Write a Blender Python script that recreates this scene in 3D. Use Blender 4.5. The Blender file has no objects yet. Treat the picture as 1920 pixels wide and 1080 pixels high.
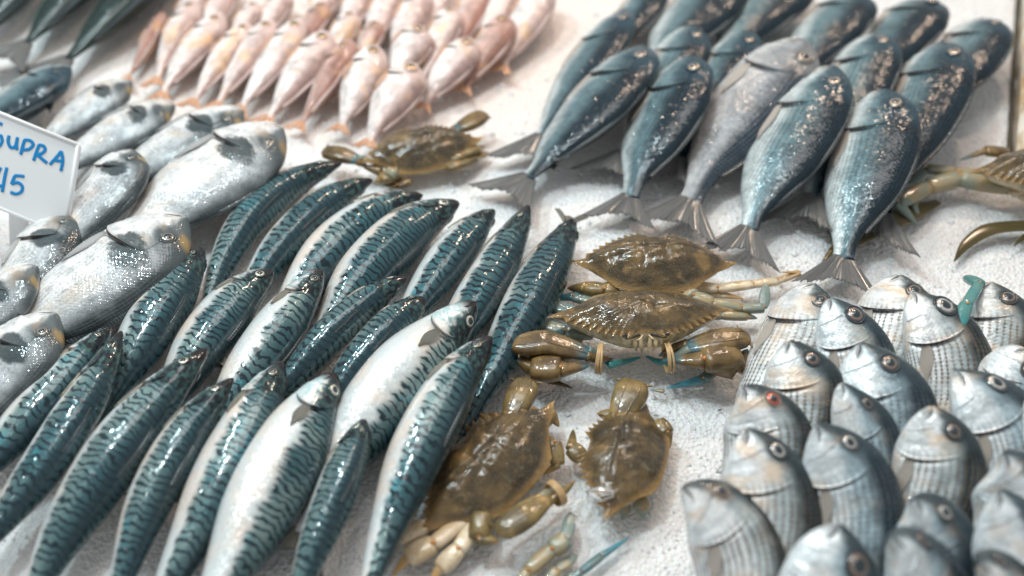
import bpy, math, random
import numpy as np
from mathutils import Vector, Matrix
random.seed(7); rng = np.random.default_rng(7)
sc = bpy.context.scene
R = math.radians

# ------------------------------------------------------------ camera, world, lamps, exposure
PITCH, DIST, FPX = R(45), 1.22, 2400.0
CAM = np.array([0, -DIST*math.cos(PITCH), DIST*math.sin(PITCH)])
FWD = np.array([0, math.cos(PITCH), -math.sin(PITCH)]); UPV = np.array([0, math.sin(PITCH), math.cos(PITCH)]); RGT = np.array([1., 0, 0])
cd = bpy.data.cameras.new('camera'); cam = bpy.data.objects.new('camera', cd); sc.collection.objects.link(cam)
cam.location = CAM; cam.rotation_euler = (math.pi/2-PITCH, 0, 0)
cd.sensor_width = 36; cd.lens = FPX/1920*36; cd.clip_start = .05; cd.clip_end = 50
cd.dof.use_dof = True; cd.dof.focus_distance = 1.135; cd.dof.aperture_fstop = 2.2
sc.camera = cam
w = bpy.data.worlds.new('World'); sc.world = w; w.use_nodes = True
w.node_tree.nodes['Background'].inputs[0].default_value = (.90, .92, .93, 1)
w.node_tree.nodes['Background'].inputs[1].default_value = .54
sc.view_settings.view_transform = 'Standard'; sc.view_settings.look = 'None'
sc.view_settings.exposure = 0.0; sc.view_settings.gamma = 1; sc.view_settings.use_curve_mapping = False

def lamp(name, loc, tgt, size, energy, col, sy=None):
    ld = bpy.data.lights.new(name, 'AREA'); ld.energy = energy; ld.color = col
    ld.shape = 'RECTANGLE'; ld.size = size; ld.size_y = sy or size
    o = bpy.data.objects.new(name, ld); sc.collection.objects.link(o); o.location = loc
    o.rotation_euler = (Vector(tgt)-Vector(loc)).to_track_quat('-Z', 'Y').to_euler(); return o
lamp('ceiling_light', (-.15, .55, 2.1), (0, 0, 0), 1.2, 19, (1, .96, .92), .9)
lamp('warm_stall_lamp', (.75, 1.25, 1.35), (.1, .1, 0), .12, 7, (1, .74, .55))
lamp('warm_stall_lamp', (.1, 1.35, 1.45), (.1, .1, 0), .12, 6, (1, .74, .55))
lamp('cool_stall_lamp', (-.85, .55, 1.35), (-.1, 0, 0), .10, 10, (.75, .95, 1))
lamp('cool_stall_lamp', (-.45, .15, 1.6), (0, 0, 0), .10, 9, (.80, .96, 1))

# ------------------------------------------------------------ pixel of the photo -> point at height z
def G(px, py, z=0.):
    d = FWD + RGT*(px-960)/FPX + UPV*(540-py)/FPX
    t = (z-CAM[2])/d[2]
    return CAM + d*t
def mpp(p):                      # metres per photo pixel at a point
    return float(np.dot(p-CAM, FWD))/FPX
def nrm(v): return v/(np.linalg.norm(v, axis=-1, keepdims=True)+1e-12)

# ------------------------------------------------------------ object helpers
def mesh(name, V, F, mat, parent=None, attrs=None, smooth=True, origin=(0, 0, 0)):
    V = np.asarray(V, float)-np.asarray(origin, float)
    me = bpy.data.meshes.new(name); me.from_pydata(V.tolist(), [], [list(map(int, f)) for f in F])
    if smooth: me.shade_smooth()
    for k, a in (attrs or {}).items():
        at = me.attributes.new(k, 'FLOAT_VECTOR', 'POINT'); at.data.foreach_set('vector', np.asarray(a, np.float32).ravel())
    me.materials.append(mat); me.update()
    o = bpy.data.objects.new(name, me); sc.collection.objects.link(o)
    if parent: o.parent = parent
    else: o.location = origin
    return o
def tag(o, label=None, cat=None, group=None, kind=None):
    if label: o['label'] = label
    if cat: o['category'] = cat
    if group: o['group'] = group
    if kind: o['kind'] = kind
    return o
def thing(name, loc, label, cat, group=None):
    o = bpy.data.objects.new(name, None); sc.collection.objects.link(o); o.location = loc; o.empty_display_size = .02
    return tag(o, label, cat, group)
def quads(nu, nv, wrap=True, off=0):
    F = []
    for i in range(nu-1):
        for j in range(nv if wrap else nv-1):
            j2 = (j+1) % nv
            F.append((off+i*nv+j, off+i*nv+j2, off+(i+1)*nv+j2, off+(i+1)*nv+j))
    return F
def shell(T, B):                 # closed thin shell out of a top and a bottom grid (nu, nv, 3)
    nu, nv = T.shape[:2]; n = nu*nv
    V = np.vstack([T.reshape(-1, 3), B.reshape(-1, 3)])
    F = quads(nu, nv, False) + [f[::-1] for f in quads(nu, nv, False, n)]
    ring = [i*nv for i in range(nu)] + [(nu-1)*nv+j for j in range(1, nv)] + [i*nv+nv-1 for i in range(nu-2, -1, -1)] + [j for j in range(nv-2, 0, -1)]
    for k in range(len(ring)):
        a, b = ring[k], ring[(k+1) % len(ring)]
        F.append((b, a, a+n, b+n))
    return V, F

# ------------------------------------------------------------ node helper
class NT:
    def __init__(s, name):
        s.m = bpy.data.materials.new(name); s.m.use_nodes = True; s.t = s.m.node_tree
        s.b = s.t.nodes['Principled BSDF']; s.n = s.t.nodes; s.l = s.t.links
    def put(s, sock, v):
        if isinstance(v, bpy.types.NodeSocket): s.l.new(v, sock)
        elif isinstance(v, (tuple, list)) and len(v) == 3 and sock.type == 'RGBA': sock.default_value = (*v, 1)
        else: sock.default_value = v
    def m_(s, op, a, b=0., c=0., clamp=False):
        n = s.n.new('ShaderNodeMath'); n.operation = op; n.use_clamp = clamp
        s.put(n.inputs[0], a); s.put(n.inputs[1], b); s.put(n.inputs[2], c); return n.outputs[0]
    def v_(s, op, a, b=None, sc_=None):
        n = s.n.new('ShaderNodeVectorMath'); n.operation = op; s.put(n.inputs[0], a)
        if b is not None: s.put(n.inputs[1], b)
        if sc_ is not None: s.put(n.inputs['Scale'], sc_)
        return n.outputs[0]
    def mix(s, f, a, b, bl='MIX'):
        n = s.n.new('ShaderNodeMix'); n.data_type = 'RGBA'; n.blend_type = bl
        s.put(n.inputs[0], f); s.put(n.inputs[6], a); s.put(n.inputs[7], b); return n.outputs[2]
    def ss(s, v, lo, hi, a=0., b=1.):
        n = s.n.new('ShaderNodeMapRange'); n.interpolation_type = 'SMOOTHSTEP'
        s.put(n.inputs[0], v); s.put(n.inputs[1], lo); s.put(n.inputs[2], hi); s.put(n.inputs[3], a); s.put(n.inputs[4], b); return n.outputs[0]
    def noise(s, vec, scale, det=2., rough=.5, col=False, dist=0.):
        n = s.n.new('ShaderNodeTexNoise'); s.put(n.inputs['Vector'], vec); n.inputs['Scale'].default_value = scale
        n.inputs['Detail'].default_value = det; n.inputs['Roughness'].default_value = rough; n.inputs['Distortion'].default_value = dist
        return n.outputs[1 if col else 0]
    def vor(s, vec, scale, out='Color', feat='F1'):
        n = s.n.new('ShaderNodeTexVoronoi'); n.feature = feat; s.put(n.inputs['Vector'], vec); n.inputs['Scale'].default_value = scale
        return n.outputs[out]
    def attr(s, name):
        n = s.n.new('ShaderNodeAttribute'); n.attribute_name = name; return n.outputs['Vector']
    def sep(s, v):
        n = s.n.new('ShaderNodeSeparateXYZ'); s.put(n.inputs[0], v); return n.outputs
    def comb(s, x, y, z):
        n = s.n.new('ShaderNodeCombineXYZ'); s.put(n.inputs[0], x); s.put(n.inputs[1], y); s.put(n.inputs[2], z); return n.outputs[0]
    def objc(s): return s.n.new('ShaderNodeTexCoord').outputs['Object']
    def pos(s): return s.n.new('ShaderNodeNewGeometry').outputs['Position']
    def bump(s, h, strength=.5, dist=.001, nor=None):
        n = s.n.new('ShaderNodeBump'); n.inputs['Strength'].default_value = strength; n.inputs['Distance'].default_value = dist
        s.put(n.inputs['Height'], h)
        if nor is not None: s.put(n.inputs['Normal'], nor)
        return n.outputs[0]
    def sparse(s, vec, scale, amt, nor=None, thr=.82, base=.02):
        x, y, z = s.sep(s.vor(vec, scale)); return s.glint(vec, scale, s.m_('MULTIPLY_ADD', s.ss(x, thr, thr+.12), amt, base), nor)
    def glint(s, vec, scale, amt, nor=None):     # each small scale or ice grain tilts its own way
        c = s.v_('SUBTRACT', s.vor(vec, scale), (.5, .5, .5))
        c = s.v_('SCALE', c, sc_=amt)
        if nor is None: nor = s.n.new('ShaderNodeNewGeometry').outputs['Normal']
        return s.v_('NORMALIZE', s.v_('ADD', nor, c))
    def fin(s, col=None, rough=None, metal=None, coat=None, nor=None, cr=.05, cnor=None, sss=None, spec=None, trans=None):
        b = s.b.inputs
        if col is not None: s.put(b['Base Color'], col)
        if rough is not None: s.put(b['Roughness'], rough)
        if metal is not None: s.put(b['Metallic'], metal)
        if coat is not None: s.put(b['Coat Weight'], coat); b['Coat Roughness'].default_value = cr
        if nor is not None: s.put(b['Normal'], nor)
        if cnor is not None: s.put(b['Coat Normal'], cnor)
        if spec is not None: s.put(b['Specular IOR Level'], spec)
        if sss is not None:
            b['Subsurface Weight'].default_value = sss; b['Subsurface Radius'].default_value = (1, .6, .4); b['Subsurface Scale'].default_value = .008
        if trans is not None: b['Transmission Weight'].default_value = trans
        return s.m

def simple(name, col, rough=.4, metal=0., coat=0., nscale=0, namt=.25, bumpd=.0004):
    t = NT(name)
    if nscale:
        o = t.objc(); nz = t.noise(o, nscale, 4, .6)
        c = t.mix(t.ss(nz, .3, .7), tuple(x*(1-namt) for x in col), tuple(min(1, x*(1+namt)) for x in col))
        return t.fin(c, rough, metal, coat, nor=t.bump(nz, .5, bumpd))
    return t.fin(col, rough, metal, coat)

# ------------------------------------------------------------ fish skins
def skin_mackerel():
    t = NT('mackerel_skin'); f = t.attr('fuv'); p = t.attr('prm')
    fx, fy, fz = t.sep(f); s_, q, r = t.sep(p)
    nz = t.noise(f, 80, 1.5, .5); nz2 = t.noise(t.v_('ADD', f, (3, 1, 7)), 150, 1, .5)
    nb = t.noise(f, 18, 2)
    ph = t.m_('MULTIPLY', fx, t.m_('MULTIPLY', t.m_('MULTIPLY_ADD', r, .35, .80), 2*math.pi/.0070))
    ph = t.m_('ADD', ph, t.m_('MULTIPLY', t.m_('SUBTRACT', nz, .5), 12.5))
    ph = t.m_('ADD', ph, t.m_('MULTIPLY', t.m_('SUBTRACT', nz2, .5), 4))
    ph = t.m_('ADD', ph, t.m_('MULTIPLY', t.m_('ABSOLUTE', fy), 90))
    wv = t.m_('SINE', ph)
    edge = t.m_('MULTIPLY_ADD', nb, -.9, .55)
    wv = t.m_('SUBTRACT', wv, t.m_('MULTIPLY', edge, .5))
    stripe = t.ss(wv, .1, .75)
    qn = t.m_('ADD', q, t.m_('MULTIPLY', t.m_('SUBTRACT', t.noise(t.v_('MULTIPLY', f, (1, .3, 1)), 90, 1), .5), .55))
    qn = t.m_('ADD', qn, t.m_('MULTIPLY', t.m_('SUBTRACT', r, .5), .25))
    back = t.ss(qn, -.12, .28)
    smask = t.m_('MULTIPLY', t.m_('MULTIPLY', stripe, .98), t.ss(qn, -.02, .14))
    teal = t.mix(t.ss(nb, .35, .68), (.030, .085, .10), (.18, .25, .24))
    teal = t.mix(t.ss(t.noise(f, 33, 3, .6), .56, .80), teal, (.06, .28, .33))
    teal = t.mix(t.ss(q, .35, .95, 0., .75), teal, (.02, .065, .08))
    belly = t.mix(t.ss(t.noise(f, 30, 2), .4, .7), (.62, .66, .66), (.72, .63, .56))
    col = t.mix(back, belly, teal)
    dark = t.mix(t.ss(nb, .3, .7), (.003, .010, .015), (.010, .032, .042))
    col = t.mix(smask, col, dark)
    dorsal = t.ss(q, .90, 1.0); col = t.mix(t.m_('MULTIPLY', dorsal, .8), col, (.01, .03, .04))
    hn = t.m_('ADD', s_, t.m_('MULTIPLY', t.m_('SUBTRACT', nz, .5), .09))
    head = t.ss(hn, .20, .165)
    hq = t.ss(t.m_('ADD', q, t.m_('MULTIPLY', t.m_('SUBTRACT', nz2, .5), .9)), -.45, .15)
    hc = t.mix(hq, t.mix(t.ss(nz2, .35, .7), (.62, .66, .66), (.35, .55, .58)), t.mix(t.ss(nz2, .42, .66), (.006, .012, .016), (.04, .085, .085)))
    hc = t.mix(t.ss(s_, .085, .02), hc, (.012, .010, .012))
    col = t.mix(head, col, hc)
    vor = t.v_('MULTIPLY', f, (1, 1.4, 1))
    g = t.glint(vor, 520, .22)
    bmp = t.bump(t.noise(f, 45, 3, .55), .35, .003)
    t.fin(col, .34, t.m_('MULTIPLY_ADD', back, -.10, .22), .75, nor=g, cr=.08, cnor=t.sparse(vor, 420, .30, bmp, .78, .05), spec=.08)
    return t.m

def skin_bream(name, bellyc, midc, darkc, lo, hi, linec, lineamt, fleck=0., head=(.1, .14, .16), blotch=0., gold=0., metal=.45, glint=.35, stain=0., hlo=.12, orb=.75, warm=0.):
    t = NT(name); f = t.attr('fuv'); p = t.attr('prm'); fx, fy, fz = t.sep(f); s_, q, r = t.sep(p)
    n1 = t.noise(f, 28, 3, .6); n2 = t.noise(f, 130, 3, .65); n3 = t.noise(f, 480, 2, .7)
    qn = t.m_('ADD', q, t.m_('MULTIPLY', t.m_('SUBTRACT', n1, .5), .5))
    qn = t.m_('ADD', qn, t.m_('MULTIPLY', t.m_('SUBTRACT', r, .5), .35))
    c = t.mix(t.ss(qn, lo, (lo+hi)/2), bellyc, midc); c = t.mix(t.ss(qn, (lo+hi)/2, hi), c, darkc)
    c = t.mix(t.ss(n2, .45, .75, 0., .5), c, (.5, .5, .5), 'MULTIPLY')
    # rows of scales: lines that run along the flank, beaded across
    row = t.m_('SINE', t.m_('MULTIPLY', t.m_('ADD', fy, t.m_('MULTIPLY', n1, .004)), 2*math.pi/.0040))
    bead = t.m_('SINE', t.m_('MULTIPLY', t.m_('ADD', fx, t.m_('MULTIPLY', n1, .006)), 2*math.pi/.0040))
    rl = t.ss(t.m_('ADD', row, t.m_('MULTIPLY', bead, .45)), -.05, .85)
    body = t.ss(t.m_('ADD', s_, t.m_('MULTIPLY', n2, .08)), .24, .38)
    c = t.mix(t.m_('MULTIPLY', t.m_('MULTIPLY', rl, body), t.ss(t.noise(t.v_('ADD', f, (2, 2, 2)), 60, 2), .25, .6, lineamt*.4, lineamt)), c, linec)
    if fleck: c = t.mix(t.m_('MULTIPLY', t.ss(n3, .52, .66), t.m_('MULTIPLY', body, t.ss(qn, -.6, .3, .1, fleck))), c, (.09, .10, .10))
    if stain: c = t.mix(t.m_('MULTIPLY', t.ss(t.noise(t.v_('ADD', f, (5, 5, 5)), 36, 2), .56, .68), stain), c, (.84, .50, .22))
    c = t.mix(t.ss(t.noise(f, 75, 4, .65), .30, .62, .6, .0), c, (.45, .47, .48), 'MULTIPLY')
    hm = t.m_('MULTIPLY', t.ss(t.m_('ADD', s_, t.m_('MULTIPLY', n1, .1)), .33, .20), t.ss(t.m_('ADD', q, t.m_('MULTIPLY', t.m_('SUBTRACT', n2, .5), .5)), hlo, hlo+.5))
    c = t.mix(t.m_('MULTIPLY', hm, .9), c, head)
    c = t.mix(t.m_('MULTIPLY', t.ss(s_, .05, .0), .6), c, tuple(x*.6 for x in head))
    ex = t.m_('SUBTRACT', s_, .125); ey = t.m_('SUBTRACT', q, .53)
    ed = t.m_('ADD', t.m_('MULTIPLY', t.m_('MULTIPLY', ex, ex), 330), t.m_('MULTIPLY', t.m_('MULTIPLY', ey, ey), 5))
    c = t.mix(t.m_('MULTIPLY', t.ss(t.m_('ADD', ed, t.m_('MULTIPLY', n2, .5)), 1.25, .5), orb), c, tuple(x*.8 for x in head))
    if warm: c = t.mix(t.m_('MULTIPLY', t.ss(t.noise(t.v_('ADD', f, (9, 2, 4)), 34, 2), .50, .68), t.m_('MULTIPLY', t.ss(q, .75, .2), warm)), c, (.66, .50, .36))
    if blotch:
        d = t.v_('SUBTRACT', p, (.285, .30, 0)); dx, dy, _ = t.sep(d)
        dd = t.m_('ADD', t.m_('MULTIPLY', t.m_('MULTIPLY', dx, dx), 230), t.m_('MULTIPLY', t.m_('MULTIPLY', dy, dy), 7))
        dd = t.m_('ADD', dd, t.m_('MULTIPLY', t.m_('SUBTRACT', t.noise(f, 70, 4, .7), .5), 3.2))
        c = t.mix(t.m_('MULTIPLY', t.ss(dd, 1.7, .7), blotch), c, (.015, .03, .035))
    if gold:
        g1 = t.m_('MULTIPLY', t.ss(s_, .045, .07), t.ss(s_, .115, .085)); g1 = t.m_('MULTIPLY', g1, t.ss(t.m_('ADD', q, t.m_('MULTIPLY', n1, .4)), .85, 1.1))
        c = t.mix(t.m_('MULTIPLY', g1, gold), c, (.30, .20, .08))
    h = t.m_('MULTIPLY_ADD', t.m_('MULTIPLY', row, bead), .5, t.m_('MULTIPLY', n3, .6))
    b = t.bump(h, .22, .0005)
    sv = t.v_('MULTIPLY', f, (1, 1, 1))
    t.fin(c, t.ss(n2, .3, .7, .24, .40), t.m_('MULTIPLY', t.ss(qn, .6, -.2), metal), .6, nor=t.glint(sv, 430, glint, b), cr=.05, cnor=t.sparse(sv, 440, glint*1.6, b, .82, .16), spec=.10)
    return t.m

SK = {
 'mackerel': skin_mackerel(),
 'dark': skin_bream('dark_bream_skin', (.68, .74, .74), (.14, .225, .25), (.005, .016, .024), -.55, .60, (.025, .05, .07), .5, hlo=-.15, head=(.02, .05, .07), metal=.18, glint=.30),
 'pale': skin_bream('pale_bream_skin', (.56, .56, .56), (.30, .32, .34), (.02, .035, .05), -.4, .75, (.20, .22, .25), .35, head=(.20, .20, .20), metal=.15, glint=.22),
 'striped': skin_bream('striped_bream_skin', (.76, .78, .78), (.47, .53, .54), (.012, .024, .030), -.1, .70, (.11, .08, .05), .8, head=(.03, .045, .05), metal=.12, glint=.22, warm=.7, fleck=.35, hlo=-.02),
 'silver': skin_bream('silver_bream_skin', (.72, .77, .79), (.37, .48, .53), (.012, .03, .042), -.15, .70, (.09, .10, .11), .6, head=(.035, .055, .065), metal=.14, glint=.24, warm=.35, fleck=.45, hlo=-.02),
 'gilthead': skin_bream('gilthead_skin', (.84, .83, .82), (.50, .53, .55), (.035, .045, .05), .0, 1.0, (.22, .24, .25), .25, fleck=.5, hlo=-.05, head=(.07, .085, .09), blotch=.9, gold=.8, metal=.18, glint=.12, warm=.4),
 'mullet': skin_bream('red_mullet_skin', (.86, .78, .75), (.78, .62, .58), (.42, .28, .25), -.1, .95, (.72, .50, .45), .22, head=(.62, .46, .42), metal=.04, glint=.10, stain=.45, orb=.3),
 'mullet_dark': skin_bream('rosy_mullet_skin', (.74, .60, .56), (.60, .40, .35), (.36, .18, .14), -.4, .8, (.55, .32, .26), .25, head=(.42, .25, .21), metal=.04, glint=.10, stain=.35, orb=.3),
 'large': skin_bream('large_fish_skin', (.70, .74, .72), (.10, .17, .15), (.012, .03, .028), -.75, .15, (.03, .06, .06), .1, head=(.03, .06, .06), metal=.35, glint=.25),
}
def fin_mat(name, a, b, alpha=.0, rays=.0016, axis=1):
    t = NT(name); f = t.attr('fuv'); fx, fy, fz = t.sep(f)
    n = t.noise(f, 60, 3); ang = fy
    ray = t.m_('SINE', t.m_('MULTIPLY', ang, 2*math.pi*34))
    c = t.mix(t.ss(t.m_('ADD', ray, t.m_('MULTIPLY', n, 1.2)), -.3, 1.4), a, b)
    return t.fin(c, .35, 0, .5, nor=t.bump(ray, .6, .0006), cr=.15)
FIN = {'pink': fin_mat('pink_fin', (.55, .38, .35), (.70, .54, .50)), 'folded': fin_mat('folded_fin', (.02, .03, .035), (.045, .055, .06)), 'dark': fin_mat('grey_fin', (.035, .045, .05), (.24, .23, .22)), 'tan': fin_mat('tan_fin', (.40, .34, .28), (.66, .60, .54)),
       'mullet': fin_mat('orange_fin', (.75, .33, .16), (.85, .55, .38)), 'mackerel': fin_mat('mackerel_fin', (.05, .07, .07), (.38, .34, .27)),
       'yellow': fin_mat('yellow_black_fin', (.008, .008, .007), (.17, .12, .015)), 'gilthead': fin_mat('pale_grey_fin', (.25, .26, .27), (.55, .54, .52))}
def iris_mat(name, ring, outer):
    t = NT(name); p = t.attr('prm'); x, y, z = t.sep(p); n = t.noise(t.objc(), 500, 2)
    xr = t.m_('ADD', x, t.m_('MULTIPLY', t.m_('SUBTRACT', n, .5), .25))
    c = t.mix(t.ss(xr, .62, .95), ring, outer)
    return t.fin(c, .2, .3, 1., cr=.03)
IRIS = {'mackerel': iris_mat('mackerel_iris', (.60, .58, .48), (.08, .09, .08)), 'mackerel_dull': iris_mat('mackerel_dull_iris', (.20, .19, .14), (.03, .035, .03)), 'dark': iris_mat('dark_bream_iris', (.48, .38, .28), (.02, .02, .025)),
        'striped': iris_mat('bream_iris', (.20, .15, .12), (.05, .04, .045)), 'red': iris_mat('bloodshot_iris', (.50, .10, .05), (.12, .02, .02)),
        'white': iris_mat('white_iris', (.50, .48, .45), (.06, .055, .055)), 'gilthead': iris_mat('gilthead_iris', (.22, .20, .16), (.03, .035, .04)),
        'mullet': iris_mat('mullet_iris', (.55, .33, .10), (.20, .10, .05))}
PUPIL = simple('pupil', (.010, .022, .030), .08, 0, 1.)
MOUTH = simple('mouth_inside', (.025, .012, .012), .35, 0, .5)

# ------------------------------------------------------------ fish
PR = {   # s, dorsal, ventral (of depth), width (of thickness)
 'mackerel': [(0, .03, .03, .05), (.012, .075, .08, .15), (.04, .14, .145, .28), (.09, .23, .23, .46), (.16, .32, .32, .65), (.26, .42, .42, .85), (.38, .49, .49, .98), (.56, .44, .46, .92), (.73, .28, .30, .62), (.86, .14, .15, .32), (.95, .07, .07, .15), (1, .06, .06, .07)],
 'bream': [(0, .03, .05, .08), (.012, .11, .14, .20), (.04, .23, .22, .36), (.09, .38, .30, .58), (.16, .49, .37, .80), (.25, .55, .42, .96), (.36, .57, .44, 1), (.50, .53, .43, .94), (.64, .43, .37, .76), (.77, .28, .26, .50), (.88, .15, .15, .26), (.95, .12, .12, .16), (1, .13, .13, .08)],
 'striped': [(0, .03, .04, .07), (.012, .075, .11, .18), (.04, .16, .19, .34), (.09, .29, .28, .56), (.16, .43, .36, .78), (.25, .54, .42, .96), (.36, .58, .44, 1), (.50, .55, .44, .95), (.64, .45, .38, .78), (.77, .29, .27, .50), (.88, .15, .15, .26), (.95, .12, .12, .16), (1, .13, .13, .08)],
 'mullet': [(0, .05, .06, .15), (.02, .17, .14, .40), (.07, .35, .24, .68), (.14, .46, .34, .90), (.26, .52, .44, 1), (.42, .50, .46, 1), (.60, .38, .36, .78), (.77, .23, .22, .48), (.90, .13, .12, .22), (1, .11, .10, .08)],
}
def sinterp(x, xp, fp):           # smooth interpolation (monotone cubic-ish)
    xp = np.array(xp); fp = np.array(fp); m = np.gradient(fp, xp)
    i = np.clip(np.searchsorted(xp, x)-1, 0, len(xp)-2); h = xp[i+1]-xp[i]; t = np.clip((x-xp[i])/h, 0, 1)
    return (2*t**3-3*t**2+1)*fp[i]+(t**3-2*t**2+t)*h*m[i]+(-2*t**3+3*t**2)*fp[i+1]+(t**3-t**2)*h*m[i+1]

class Fish:
    def __init__(s, prof, H, M, T, D, thick, roll, power=1.):
        s.H, s.M, s.T, s.D, s.Th, s.roll, s.pw = H, M, T, D, D*thick, roll, power
        s.pr = np.array(PR[prof]); u = np.linspace(0, 1, 60); P = s.spine(u)
        s.L = np.linalg.norm(np.diff(P, axis=0), axis=1).sum(); s.r = random.random()
        s.o = np.array([random.uniform(-5, 5) for _ in range(3)])
    def spine(s, u):
        u = np.asarray(u)[..., None]; tm = .45
        l0 = (u-tm)*(u-1)/(tm); l1 = u*(u-1)/(tm*(tm-1)); l2 = u*(u-tm)/(1-tm)
        return l0*s.H+l1*s.M+l2*s.T
    def frame(s, u):
        t = nrm(s.spine(np.asarray(u)-.01)-s.spine(np.asarray(u)+.01))
        d = nrm(np.cross(t, np.array([0, 0, 1.]))); n = np.cross(d, t)
        c, k = math.cos(s.roll), math.sin(s.roll)
        return t, d*c+n*k, n*c-d*k
    def surf(s, u, a, off=0.):
        u = np.asarray(u, float); a = np.asarray(a, float); P = s.spine(u); t, d, n = s.frame(u)
        top = sinterp(u, s.pr[:, 0], s.pr[:, 1])*s.D; bot = sinterp(u, s.pr[:, 0], s.pr[:, 2])*s.D; wd = sinterp(u, s.pr[:, 0], s.pr[:, 3])*s.Th/2
        ca, sa = np.cos(a), np.sin(a); y = np.where(ca > 0, ca*top, ca*bot); x = np.sign(sa)*np.abs(sa)**s.pw*wd
        # orbit bulge, jaw and cheek creases
        return P+d*(y)[..., None]+n*(x)[..., None]
    def normal(s, u, a):
        e = 1e-3; du = s.surf(u+e, a)-s.surf(u-e, a); da = s.surf(u, a+.02)-s.surf(u, a-.02)
        return nrm(np.cross(da, du))*1.
    def sn(s, u, a):                     # outward normal
        n = s.normal(u, a); c = s.surf(u, a)-s.spine(u); sg = np.sign((n*c).sum(-1, keepdims=True)); return n*sg
    def attrs(s, u, a):
        u = np.broadcast_to(u, np.shape(a)); aa = (a+math.pi) % (2*math.pi)-math.pi
        per = (s.D+s.Th)*.5*aa*.5*sinterp(np.ravel(u), s.pr[:, 0], (s.pr[:, 1]+s.pr[:, 2])).reshape(np.shape(u))**.5
        f = np.stack([u*s.L, per, np.zeros_like(u)], -1)+np.array([s.o[0]*.0+s.r*.3, 0, s.o[2]])
        p = np.stack([u, np.cos(a), np.full(np.shape(u), s.r)], -1)
        return {'fuv': f.reshape(-1, 3), 'prm': p.reshape(-1, 3)}

def patch(fish, S, A, offT, offB, name, mat, root, zmin=None):
    N = fish.sn(S, A); P = fish.surf(S, A)
    T = P+N*offT[..., None]; B = P+N*offB[..., None]
    V, F = shell(T, B); at = fish.attrs(S, A); at = {k: np.vstack([v, v]) for k, v in at.items()}
    return mesh(name, V, F, mat, root, at, origin=root.location)

def fan(fish, root, mat, length, spread, fork, name='tail_fin', spl=0.):
    # forked tail fin in the plane of the fish, laid on the ice
    u1 = 1.; P = fish.spine(u1); t, d, n = fish.frame(u1); t = -t
    t[2] = 0 if P[2] < .03 else t[2]; t = nrm(t); d = d.copy(); d[2] *= .3; d = nrm(d); n = nrm(np.cross(t, d)); n = n if n[2] > 0 else -n
    nu, nv = 14, 97; h0 = .10*fish.D
    vv = np.linspace(-1, 1, nv); uu = np.linspace(0, 1, nu)
    U, Vv = np.meshgrid(uu, vv, indexing='ij')
    ragged = 1+.13*rng.uniform(-1, .4, nv)*(1-np.abs(vv)**4)
    ln = length*(1-fork*(1-np.abs(vv)**1.3))*ragged
    ang = Vv*spread
    X = U*ln[None, :]*np.cos(ang*.8)-.004; Y = Vv*h0+U*ln[None, :]*np.sin(ang)
    Y = Y+np.sign(Vv)*U**2*length*.05
    P3 = P+t*X[..., None]+d*Y[..., None]+n*(.0016*np.sin(Vv*9+fish.r*6)*U+spl*U**2)[..., None]
    thk = (.0022*(1-U)+.0005)
    T = P3+n*thk[..., None]; B = P3-n*thk[..., None]
    T[..., 2] = np.maximum(T[..., 2], .0062); B[..., 2] = np.maximum(B[..., 2], .0050)
    V, F = shell(T, B); a = np.stack([U*length, Vv, np.full_like(U, fish.o[2])], -1).reshape(-1, 3)
    return mesh(name, V, F, mat, root, {'fuv': np.vstack([a, a])}, origin=root.location)

def eye(fish, root, u, a, rad, iris, pup=.60, bulge=.40):
    c = fish.surf(np.array(u), np.array(a)); n = fish.sn(np.array(u), np.array(a)); t, d, _ = fish.frame(np.array(u))
    t = nrm(t-n*np.dot(t, n)); b = np.cross(n, t)
    def dome(r, h, off, name, mat, parent, lip=0):
        rs = np.linspace(0, 1, 8)[1:]; nv = 24; V = [c+n*(off+h)]; A = [(0, 0, 0)]
        for q in rs:
            for j in range(nv):
                th = 2*math.pi*j/nv; z = h*math.sqrt(max(0, 1-q*q))
                V.append(c+n*(off+z)+(t*math.cos(th)*1.12+b*math.sin(th))*r*q); A.append((q, 0, 0))
        for j in range(nv):
            th = 2*math.pi*j/nv; V.append(c+n*(off-rad*.6)+(t*math.cos(th)*1.12+b*math.sin(th))*r*.9); A.append((1, 0, 0))
        F = [(0, 1+j, 1+(j+1) % nv) for j in range(nv)]+quads(8, nv, True, 1)
        return mesh(name, V, F, mat, parent, {'prm': np.array(A)}, origin=root.location)
    e = dome(rad, rad*bulge, -.0004, 'eye', IRIS[iris], root)
    dome(rad*pup, rad*bulge*.62, rad*bulge*.42, 'pupil', PUPIL, e)
    # lid: a raised rim of skin round the eye
    V = []; nv, nk = 28, 6
    for j in range(nv):
        th = 2*math.pi*j/nv; rd = t*math.cos(th)*1.12+b*math.sin(th)
        for k in range(nk):
            ph = 2*math.pi*k/nk; V.append(c+rd*(rad*1.04+rad*.14*math.cos(ph))+n*(rad*.14*math.sin(ph)+rad*.02))
    F = [(j*nk+k, j*nk+(k+1) % nk, ((j+1) % nv)*nk+(k+1) % nk, ((j+1) % nv)*nk+k) for j in range(nv) for k in range(nk)]
    at = fish.attrs(np.full(nv*nk, u), np.full(nv*nk, a))
    mesh('eyelid', V, F, e.data.materials[0] if False else fish.mat, e, at, origin=root.location)
    return e

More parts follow.
